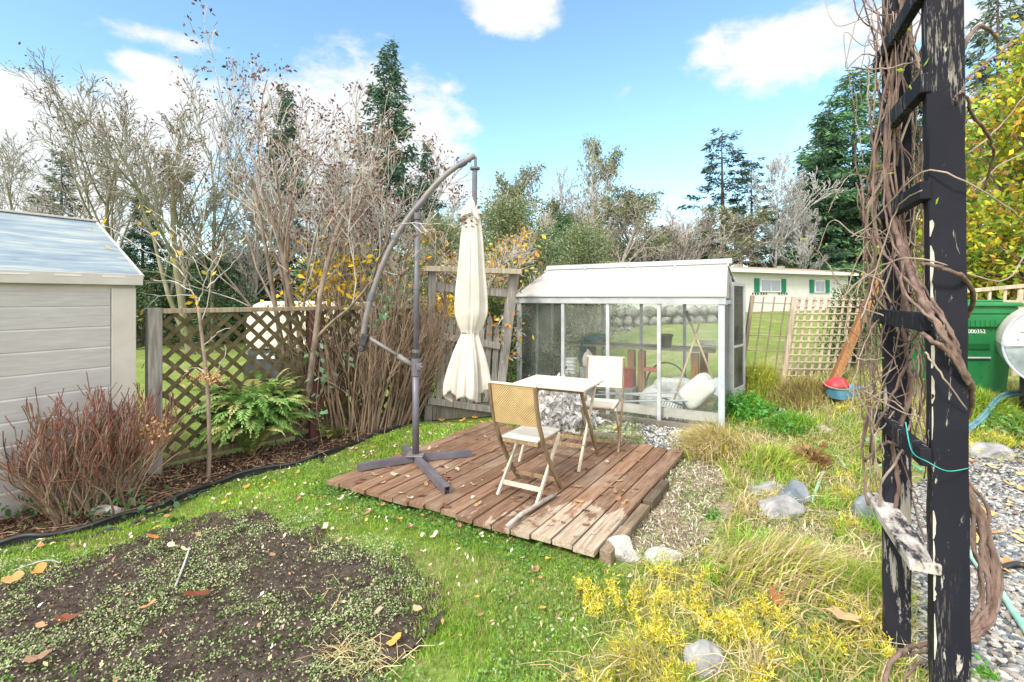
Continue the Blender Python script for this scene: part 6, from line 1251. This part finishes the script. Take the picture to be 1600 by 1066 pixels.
# ================================================================ VINE ON THE ARBOR
P_world = P
def P(a, b, d): return P_world(a, b, d-.155 if d < 2.4 else d)
vn = thing('climbing_vine', 'tangled leafless woody vine twisting round both posts of the arbor', 'vine', (1.8, 2.2, .05)); rg = np.random.default_rng(12)
MT['vine'] = barkmat('woody_vine_bark', (.085, .055, .045), (.25, .175, .15), 30); MT['vinepale'] = barkmat('pale_vine_bark', (.18, .135, .105), (.42, .34, .28), 22)
mb = MB()
for pts, r_ in (([(1412, -20, 2.15), (1402, 60, 2.12), (1392, 140, 2.10), (1384, 220, 2.08), (1388, 300, 2.06), (1402, 370, 2.0), (1432, 450, 1.78), (1462, 505, 1.68), (1490, 550, 1.67), (1512, 592, 1.68), (1517, 618, 1.78)], [.013, .017, .02]),
                ([(1400, 420, 2.1), (1425, 500, 1.9), (1452, 530, 1.69), (1485, 552, 1.67), (1511, 588, 1.68), (1518, 625, 1.76), (1508, 660, 1.86)], [.010, .014, .018]),
                ([(1392, 330, 2.05), (1420, 400, 2.0), (1410, 470, 2.1), (1415, 540, 2.12), (1425, 600, 2.1), (1410, 660, 2.12), (1395, 700, 2.14), (1405, 760, 2.13), (1395, 800, 2.16)], [.016, .014]),
                ([(1560, 60, 2.0), (1530, 40, 1.9), (1505, 75, 1.85), (1495, 110, 1.85)], [.010, .014]), ([(1600, 40, 2.2), (1560, 85, 2.1), (1502, 128, 1.9)], [.006, .009]),
                ([(1440, 412, 1.7), (1470, 418, 1.67), (1500, 430, 1.67), (1518, 450, 1.72), (1520, 480, 1.8), (1505, 500, 1.9)], [.009, .013, .014]),
                ([(1490, 155, 1.69), (1497, 146, 1.68), (1510, 150, 1.70), (1520, 180, 1.74), (1540, 205, 1.8), (1552, 240, 1.9), (1535, 300, 2.0)], [.004, .008, .010, .007]),
                ([(1352, 720, 2.2), (1372, 700, 2.14), (1390, 690, 2.08), (1420, 702, 2.0), (1440, 690, 1.9), (1445, 700, 1.85)], [.010, .010]),
                ([(1505, 740, 1.95), (1522, 780, 1.96), (1545, 840, 1.96), (1558, 900, 1.95), (1550, 960, 1.93), (1530, 990, 1.92), (1505, 1008, 1.90), (1470, 1012, 1.90)], [.014, .018, .016]),
                ([(1500, 720, 1.97), (1530, 820, 1.98), (1548, 880, 1.97), (1550, 930, 1.96), (1532, 965, 1.95), (1500, 985, 1.93)], [.012, .015]),
                ([(1505, 780, 1.93), (1520, 850, 1.93), (1535, 900, 1.92), (1532, 940, 1.92), (1508, 975, 1.92)], [.009, .011]),
                ([(1500, 760, 1.99), (1538, 850, 2.0), (1560, 870, 2.0), (1563, 930, 1.98), (1540, 980, 1.96), (1500, 1002, 1.94)], [.008, .011]),
                ([(1475, 1008, 1.9), (1440, 1008, 1.85), (1408, 1018, 1.8), (1388, 1045, 1.78), (1380, 1090, 1.76)], [.013, .014]), ([(1470, 1030, 1.88), (1430, 1040, 1.84), (1405, 1075, 1.8)], [.008, .009]), ([(1470, 1020, 1.9), (1435, 1018, 1.86), (1395, 1030, 1.84), (1390, 1040, 1.83)], [.007, .007])):
    polyvine(mb, [P(a, b, d) for a, b, d in pts], [q*.56 for q in r_], 6, 8, jit=.0022, rg=rg)
for q in range(5):      # thin companions twisted along the main stem
    o = [rg.normal()*17 for _ in range(8)]; polyvine(mb, [P(1404+o[0], 20, 2.1), P(1392+o[1], 150, 2.08), P(1384+o[2], 260, 2.06), P(1398+o[3], 370, 2.0), P(1432+o[4], 448, 1.78), P(1465+o[5]*.6, 508, 1.67), P(1493+o[6]*.4, 556, 1.665), P(1513, 600, 1.68)], [.0035, .0052], 6, 6, jit=.002, rg=rg)
for q in range(7):      # more strands in the hanging loop
    o = [rg.normal()*9 for _ in range(6)]; polyvine(mb, [P(1500, 735+q*6, 1.95), P(1524+o[0], 800, 1.96), P(1543+o[1], 860, 1.96), P(1550+o[2]*.8, 920, 1.95), P(1536+o[3]*.8, 972, 1.93), P(1500, 1000+o[4], 1.9)], [rg.uniform(.005, .009)]*2, 6, 7, jit=.002, rg=rg)
mb.build('stem', MT['vine'], vn, smooth=True)
mb = MB(); mp_ = MB()
for k in range(84):     # thin stems winding up around the far post
    z = rg.uniform(1.0, 2.5) if k > 12 else rg.uniform(.5, 1.2); a = rg.uniform(0, 6.28); r0 = rg.uniform(.075, .125); pts = []; va = rg.uniform(-1.6, 1.6)
    for q in range(int(rg.uniform(4, 9))):
        pts.append(Vector((1.615+r0*math.cos(a)*.9, 2.05+r0*math.sin(a)*.9, z))); a += va*.55+rg.normal()*.25; z += rg.uniform(.08, .24); r0 = min(.18, max(.075, r0+rg.normal()*.022))
        if z > 3.05: break
    if len(pts) > 2: polyvine(mb if k % 3 else mp_, pts, rg.uniform(.0018, .0062), 6, 6, jit=.002, rg=rg)
for k in range(50):     # loose looping shoots
    z = rg.uniform(1.0, 2.9); p0 = Vector((1.58+rg.normal()*.05, 2.0+rg.normal()*.05, z)); dv = Vector((-rg.uniform(.03, .18), rg.normal()*.1, rg.normal()*.12)); pts = [p0, p0+dv*.5+Vector((0, 0, rg.normal()*.04)), p0+dv+Vector((0, 0, rg.normal()*.08)), p0+dv*rg.uniform(.4, 1.5)+Vector((0, 0, rg.normal()*.16))]
    polyvine(mp_ if k % 2 else mb, pts, rg.uniform(.0016, .0038), 6, 5, jit=.001, rg=rg)
for k in range(9):     # between the posts
    z = rg.uniform(.8, 2.7); polyvine(mb if k % 2 else mp_, [Vector((1.60, 2.02, z)), Vector((1.53, 1.86, z+rg.normal()*.1)), Vector((1.45, 1.70, z+rg.normal()*.15)), Vector((1.38+rg.normal()*.03, 1.60, z+rg.normal()*.2))], rg.uniform(.0025, .006), 7, 6, jit=.002, rg=rg)
for pts in ([(1330, 105, 2.0), (1375, 108, 2.0), (1430, 95, 1.9)], [(1345, 500, 1.9), (1365, 440, 1.9), (1400, 330, 1.85), (1440, 298, 1.7)], [(1310, 470, 2.0), (1370, 420, 1.9), (1440, 405, 1.75), (1560, 440, 1.7), (1600, 400, 1.8)], [(1330, 370, 2.0), (1360, 350, 2.0), (1440, 270, 1.75), (1520, 290, 1.66), (1600, 345, 1.7)], [(1445, 550, 1.7), (1475, 590, 1.66), (1510, 640, 1.68)], [(1335, 595, 2.1), (1352, 640, 2.1), (1378, 690, 2.1), (1380, 720, 2.1)], [(1512, 240, 2.0), (1560, 200, 2.0), (1600, 150, 2.0)], [(1520, 300, 2.2), (1560, 260, 2.2), (1610, 235, 2.2)], [(1350, 610, 2.0), (1400, 640, 2.0), (1445, 655, 1.9)]):
    polyvine(mp_, [P(a, b, d) for a, b, d in pts], .0035, 6, 5, jit=.0015, rg=rg)
mb.build('shoots', MT['vine'], vn, smooth=True); mp_.build('shoots', MT['vinepale'], vn, smooth=True)
mb = MB()
for a, b, d in ((1335, 208, 1.9), (1337, 20, 2.1), (1410, 60, 2.0), (1418, 42, 2.), (1412, 105, 2.), (1422, 132, 1.8), (1442, 105, 1.75), (1414, 110, 2.), (1428, 255, 1.8), (1400, 270, 1.9), (1462, 320, 1.68), (1378, 258, 1.95), (1262, 376, 2.2), (1290, 383, 2.2), (1280, 404, 2.2), (1287, 437, 2.2)):
    leafquads(mb, np.array([tuple(P(a, b, d))]), np.array([.030]), [(.30, .48, .04), (.42, .55, .06)], .45, 0, rg, .3)
mb.build('leaves', MT['leaf'], vn)
mb = MB()
for pts in ([(1400, 500, 2.1), (1350, 480, 2.2), (1310, 440, 2.2), (1285, 400, 2.2), (1262, 380, 2.2)], [(1380, 440, 2.1), (1330, 420, 2.2), (1290, 425, 2.2)], [(1395, 350, 2.1), (1345, 395, 2.2), (1320, 470, 2.2)], [(1380, 560, 2.1), (1340, 560, 2.2), (1322, 520, 2.2), (1328, 470, 2.2), (1350, 430, 2.2)], [(1330, 640, 2.2), (1342, 560, 2.2), (1370, 500, 2.2)]):
    polyvine(mb, [P(a, b, d) for a, b, d in pts], .003, 6, 5, jit=.002, rg=rg)
mb.build('shoots', MT['vinepale'], vn)
tw = MB(); polyvine(tw, [P(1415, 660, 1.9), P(1425, 705, 1.8), P(1450, 722, 1.69), P(1480, 736, 1.67), P(1512, 732, 1.69)], .0022, 6, 5); tag(tw.build('twine', two('turquoise_twine', (.02, .30, .28), (.06, .42, .38), 10, .6, 0)), 'turquoise twine looped round the near arbor post', 'twine')

P = P_world
# ================================================================ BACKGROUND TREES
def at(p, d): x = (p-CX)/F*d; return x, d, float(terr(x, d))-.1
def hgt(ytop, d, z): return EH+(HY-ytop)/F*d-z
used = set()
def bg(proto, h0, label, p, d, ytop, rz=0, wsc=1.0, group=None):
    x, y, z = at(p, d); s = hgt(ytop, d, z)/h0; sc = (s*wsc, s*wsc, s)
    if proto.name not in used: used.add(proto.name); place(proto, (x, y, z), rz, sc); proto['label'] = label; return proto
    return dup(proto, (x, y, z), rz, sc, label)
BT = [L(9, 7, 34, .50, .05, .02, .30, .25), L(7, 6, 36, .55, .08, .05, .2, .35), L(5, 5, 38, .52, .10, .05, .2, .4), L(4, 4, 38, .55, .12, .05, .2, .5), L(2, 0, 30, .5, .1, .05, .3, .5)]
MS = [L(9, 8, 30, .62, .06, .03, .22, .3), L(7, 7, 34, .55, .09, .06, .15, .35), L(6, 6, 34, .50, .10, .05, .15, .4), L(4, 4, 36, .5, .12, .05, .2, .5), L(2, 0, 30, .5, .1, .05, .3, .5)]
moss = bare_tree('mossy_tree', 'x', 501, 7.5, .13, MS, MT['bark_moss'], MT['bark_twig'], minr=.0085, leaves=[('leaf_tufts', SEED+[(.10, .11, .04)], .09, .35, 1, MT['dead'])])
moss2 = bare_tree('mossy_tree', 'x', 502, 7.0, .11, MS, MT['bark_moss'], MT['bark_twig'], (-.38, 0, 1), stems=2, spread=.3, minr=.0085, leaves=[('leaf_tufts', SEED+[(.10, .11, .04)], .09, .35, 1, MT['dead'])])
bare = bare_tree('bare_tree', 'x', 503, 7.5, .13, BT, MT['bark_grey'], MT['bark_grey'], minr=.014)
bare2 = bare_tree('bare_tree', 'x', 504, 7.2, .12, MS, MT['bark_grey'], MT['bark_grey'], stems=3, spread=.3, minr=.014)
white = bare_tree('white_barked_tree', 'x', 505, 7.5, .15, [L(9, 12, 38, .55, .03, .05, .18, .25)]+MS[1:], MT['bark_white'], MT['bark_white'], minr=.016)
CON = [(.05, .11, .065), (.07, .14, .08), (.095, .17, .10), (.04, .085, .055)]
CON2 = [(.08, .14, .10), (.13, .18, .14), (.17, .21, .17), (.07, .11, .07), (.24, .26, .22)]
con = conifer('conifer', 'x', 511, 12, 3.3, 240, 170, .27, CON)
con2 = conifer('conifer', 'x', 512, 12, 2.8, 190, 130, .26, CON2, sparse=.6, droop=.6)
pine = conifer('pine_tree', 'x', 513, 12, 2.7, 110, 130, .22, [(.05, .075, .05), (.07, .10, .06), (.04, .06, .045)], sparse=1, power=.55, start=.3, droop=.25)
con3 = conifer('conifer', 'x', 514, 12, 3.5, 210, 170, .26, [(.08, .19, .07), (.11, .24, .10), (.15, .28, .13), (.05, .12, .06)], power=.6, droop=.7)
semi = bare_tree('poplar_tree', 'x', 515, 7.0, .11, BT, MT['bark_grey'], MT['bark_grey'], minr=.013, leaves=[('leaves', [(.16, .20, .08), (.22, .24, .12), (.10, .15, .06), (.28, .28, .18)], .12, .8, 4, MT['leaf'])])
bush = leafy('undergrowth_bush', 'x', 516, 3.4, 4.2, 15000, .11, DG+MG[:2], 'shrub', clumps=130, base=.02)
bushg = leafy('hedge_bush', 'x', 517, 3.4, 4.0, 15000, .10, MG+[(.16, .20, .10)], 'shrub', clumps=130, base=.02)
def h_of(t):
    m_ = 0
    for c in [q for q in COL.objects if q.parent == t]:
        co = np.empty(len(c.data.vertices)*3, np.float32); c.data.vertices.foreach_get('co', co); m_ = max(m_, co[2::3].max())
    return float(m_)
hh = {k: h_of(k) for k in (moss, moss2, bare, bare2, white, con, con2, pine, con3, semi, bush, bushg)}
LIST = [
 (moss, 'mossy bare tree at the left edge of the photo', 6, 14, 190, 0, .75), (con2, 'grey-green conifer behind the left part of the shed roof', 95, 21, 228, 0, 1.15), (con2, 'second grey-green conifer just left of the mossy trees', 60, 25, 300, 2, 1.3),
 (moss, 'upright mossy tree behind the right end of the shed roof', 185, 15, 128, 2.1, 1.05), (moss2, 'mossy double tree leaning left above the lattice end post', 300, 14, 118, 0, 1.05), (moss, 'straight mossy tree just left of the tallest lilac', 332, 16, 118, 4.4, .8),
 (con, 'dark conifer low behind the shed roof corner', 222, 20, 300, 1, 1.2), (con, 'dark conifer directly behind the tallest lilac', 446, 22, 128, 3, .72), (con, 'tallest dark conifer above the middle of the fence', 607, 23, 60, 5, .85),
 (con3, 'dark green conifer between the lilacs low in the gap', 520, 24, 260, 0, .9), (con, 'dark conifer behind the umbrella arm', 668, 26, 215, 2, .7), (bare2, 'pale bare tree in the gap left of the tallest lilac', 385, 18, 230, 1, 1.0), (bare, 'pale bare tree behind the shed ridge', 130, 18, 250, 3, 1.3), (bare2, 'pale bare tree above the right part of the lattice fence', 520, 19, 200, 2, .9), (bare2, 'bare tree behind the closed canopy', 715, 20, 300, 5, 1.1), (con2, 'dark conifer low behind the sapling', 372, 24, 345, 1, 1.6), (con, 'low dark conifer right of the shed in the far hedge', 285, 23, 385, 4, 1.9),
 (con, 'low dark conifer left of the gate arch in the far hedge', 575, 21, 330, 1.7, 1.6), (con3, 'dark conifer behind the umbrella canopy', 735, 24, 350, 1.7, 1.6), (con, 'low dark conifer in the hedge behind the lattice middle', 420, 20, 390, .7, 2),
 (bare2, 'pale bare tree behind the gap right of the umbrella', 800, 22, 290, 0, .9), (semi, 'thinly leaved grey-green tree left of the tall poplar', 845, 24, 255, 1, .85), (semi, 'tallest thin poplar above the greenhouse roof', 905, 25, 208, 3, .60), (semi, 'bushy grey-green tree right of the tall poplar', 955, 26, 280, 4, 1.1),
 (con3, 'green conifer-like tree low behind the greenhouse ridge', 880, 27, 330, 2, 1.3), (bare, 'small bare tree left in the grey thicket above the greenhouse', 1005, 31, 312, 0, 1.2), (bare2, 'small bare tree in the middle of the grey thicket', 1045, 32, 320, 1, 1.1), (bare, 'small bare tree right in the grey thicket', 1085, 32, 325, 2, 1.3), (bare2, 'grey bare tree before the sparse pine', 1075, 33, 345, 4, 1.2),
 (bare, 'spreading bare tree behind the roof of the white home', 1160, 34, 330, 3, 1.4), (pine, 'tall sparse pine above the greenhouse right end', 1128, 35, 203, 0, 1.35), (pine, 'smaller sparse pine right of the tall one', 1175, 37, 245, 2, 1.2), (white, 'white-barked bare tree above the white home', 1213, 35, 240, 0, .95), (bare2, 'bare tree leaning beside the white-barked tree', 1255, 36, 275, 3, .8),
 (white, 'smaller white-barked tree left of the big conifers', 1245, 34, 320, 2, .9), (con, 'dark conifer standing left in the group right of the white home', 1290, 36, 165, 0, 1.0), (con3, 'tallest green conifer in the group right of the white home', 1335, 36, 108, 1, 1.25), (con3, 'green conifer behind the far arbor post', 1395, 37, 130, 3, .9), (con, 'dark conifer behind the near arbor post', 1450, 34, 60, 4, .9),
 (con2, 'tall blue-green conifer at the top right behind the autumn shrub', 1560, 17, -70, 0, .9), (con, 'dark conifer beyond the right edge above the autumn shrub', 1640, 20, 20, 2, 1), (con3, 'lower green conifer behind the small evergreen bush', 1345, 40, 300, 4, 1.5), (con2, 'low conifer filling behind the white-barked tree', 1210, 40, 330, 4, 1.6), (con, 'low conifer behind the bare thicket', 1040, 38, 350, 3, 1.8), (con3, 'low conifer left of the sparse pine', 1100, 39, 345, 3, 1.8),
 (semi, 'grey-green tree just right of the umbrella hanger', 790, 27, 300, 2, 1.2), (semi, 'short grey-green tree between the two left poplars', 868, 28, 300, 5, 1.3), (semi, 'low grey-green tree above the greenhouse ridge middle', 985, 29, 318, 0, 1.4), (bare2, 'thin bare tree right of the tallest poplar', 932, 29, 255, 3, .8), 
 (semi, 'grey-green tree filling the skyline left of the bare thicket', 1020, 33, 300, 1, 1.6), (semi, 'grey-green tree between the bare thicket and the tall pine', 1085, 34, 318, 3, 1.7), (bare2, 'tall thin bare tree left of the tallest poplar', 870, 31, 260, 2, 1.0),
 (con2, 'grey-green conifer behind the home roof left of the big conifers', 1262, 41, 235, 1, 1.5), (con3, 'low green conifer behind the right end of the home roof', 1300, 42, 280, 4, 1.5), (con2, 'grey-green conifer low behind the tall pine', 1150, 42, 320, 3, 2.0),
 (bushg, 'green bush between the stone wall and the home seen through the greenhouse', 900, 17.5, 452, 1, .55)]
BA, BB, BZ = 'dark undergrowth bush in the far hedge line', 'mid green bush in the far hedge line', 'hedge bushes along the far edge of the lawn'
for pr_, lab, p, d, yt, rz, ws in LIST: bg(pr_, hh[pr_], lab, p, d, yt, rz, ws)
k = 0
for p in range(-260, 1900, 82):
    d = 19+3*math.sin(k*1.7) if p < 850 else 37+2*math.sin(k); o = bg(bush if k % 3 else bushg, hh[bush if k % 3 else bushg], 'dense bush in the hedge line along the far edge of the lawn', p+10*math.sin(k*3), d, (392 if p < 750 else 372 if p < 1120 else 412)+18*math.sin(k*2.3), k*1.3, 1.15 if p < 800 else 1.6); o['group'] = BZ; k += 1
o = bpy.data.objects
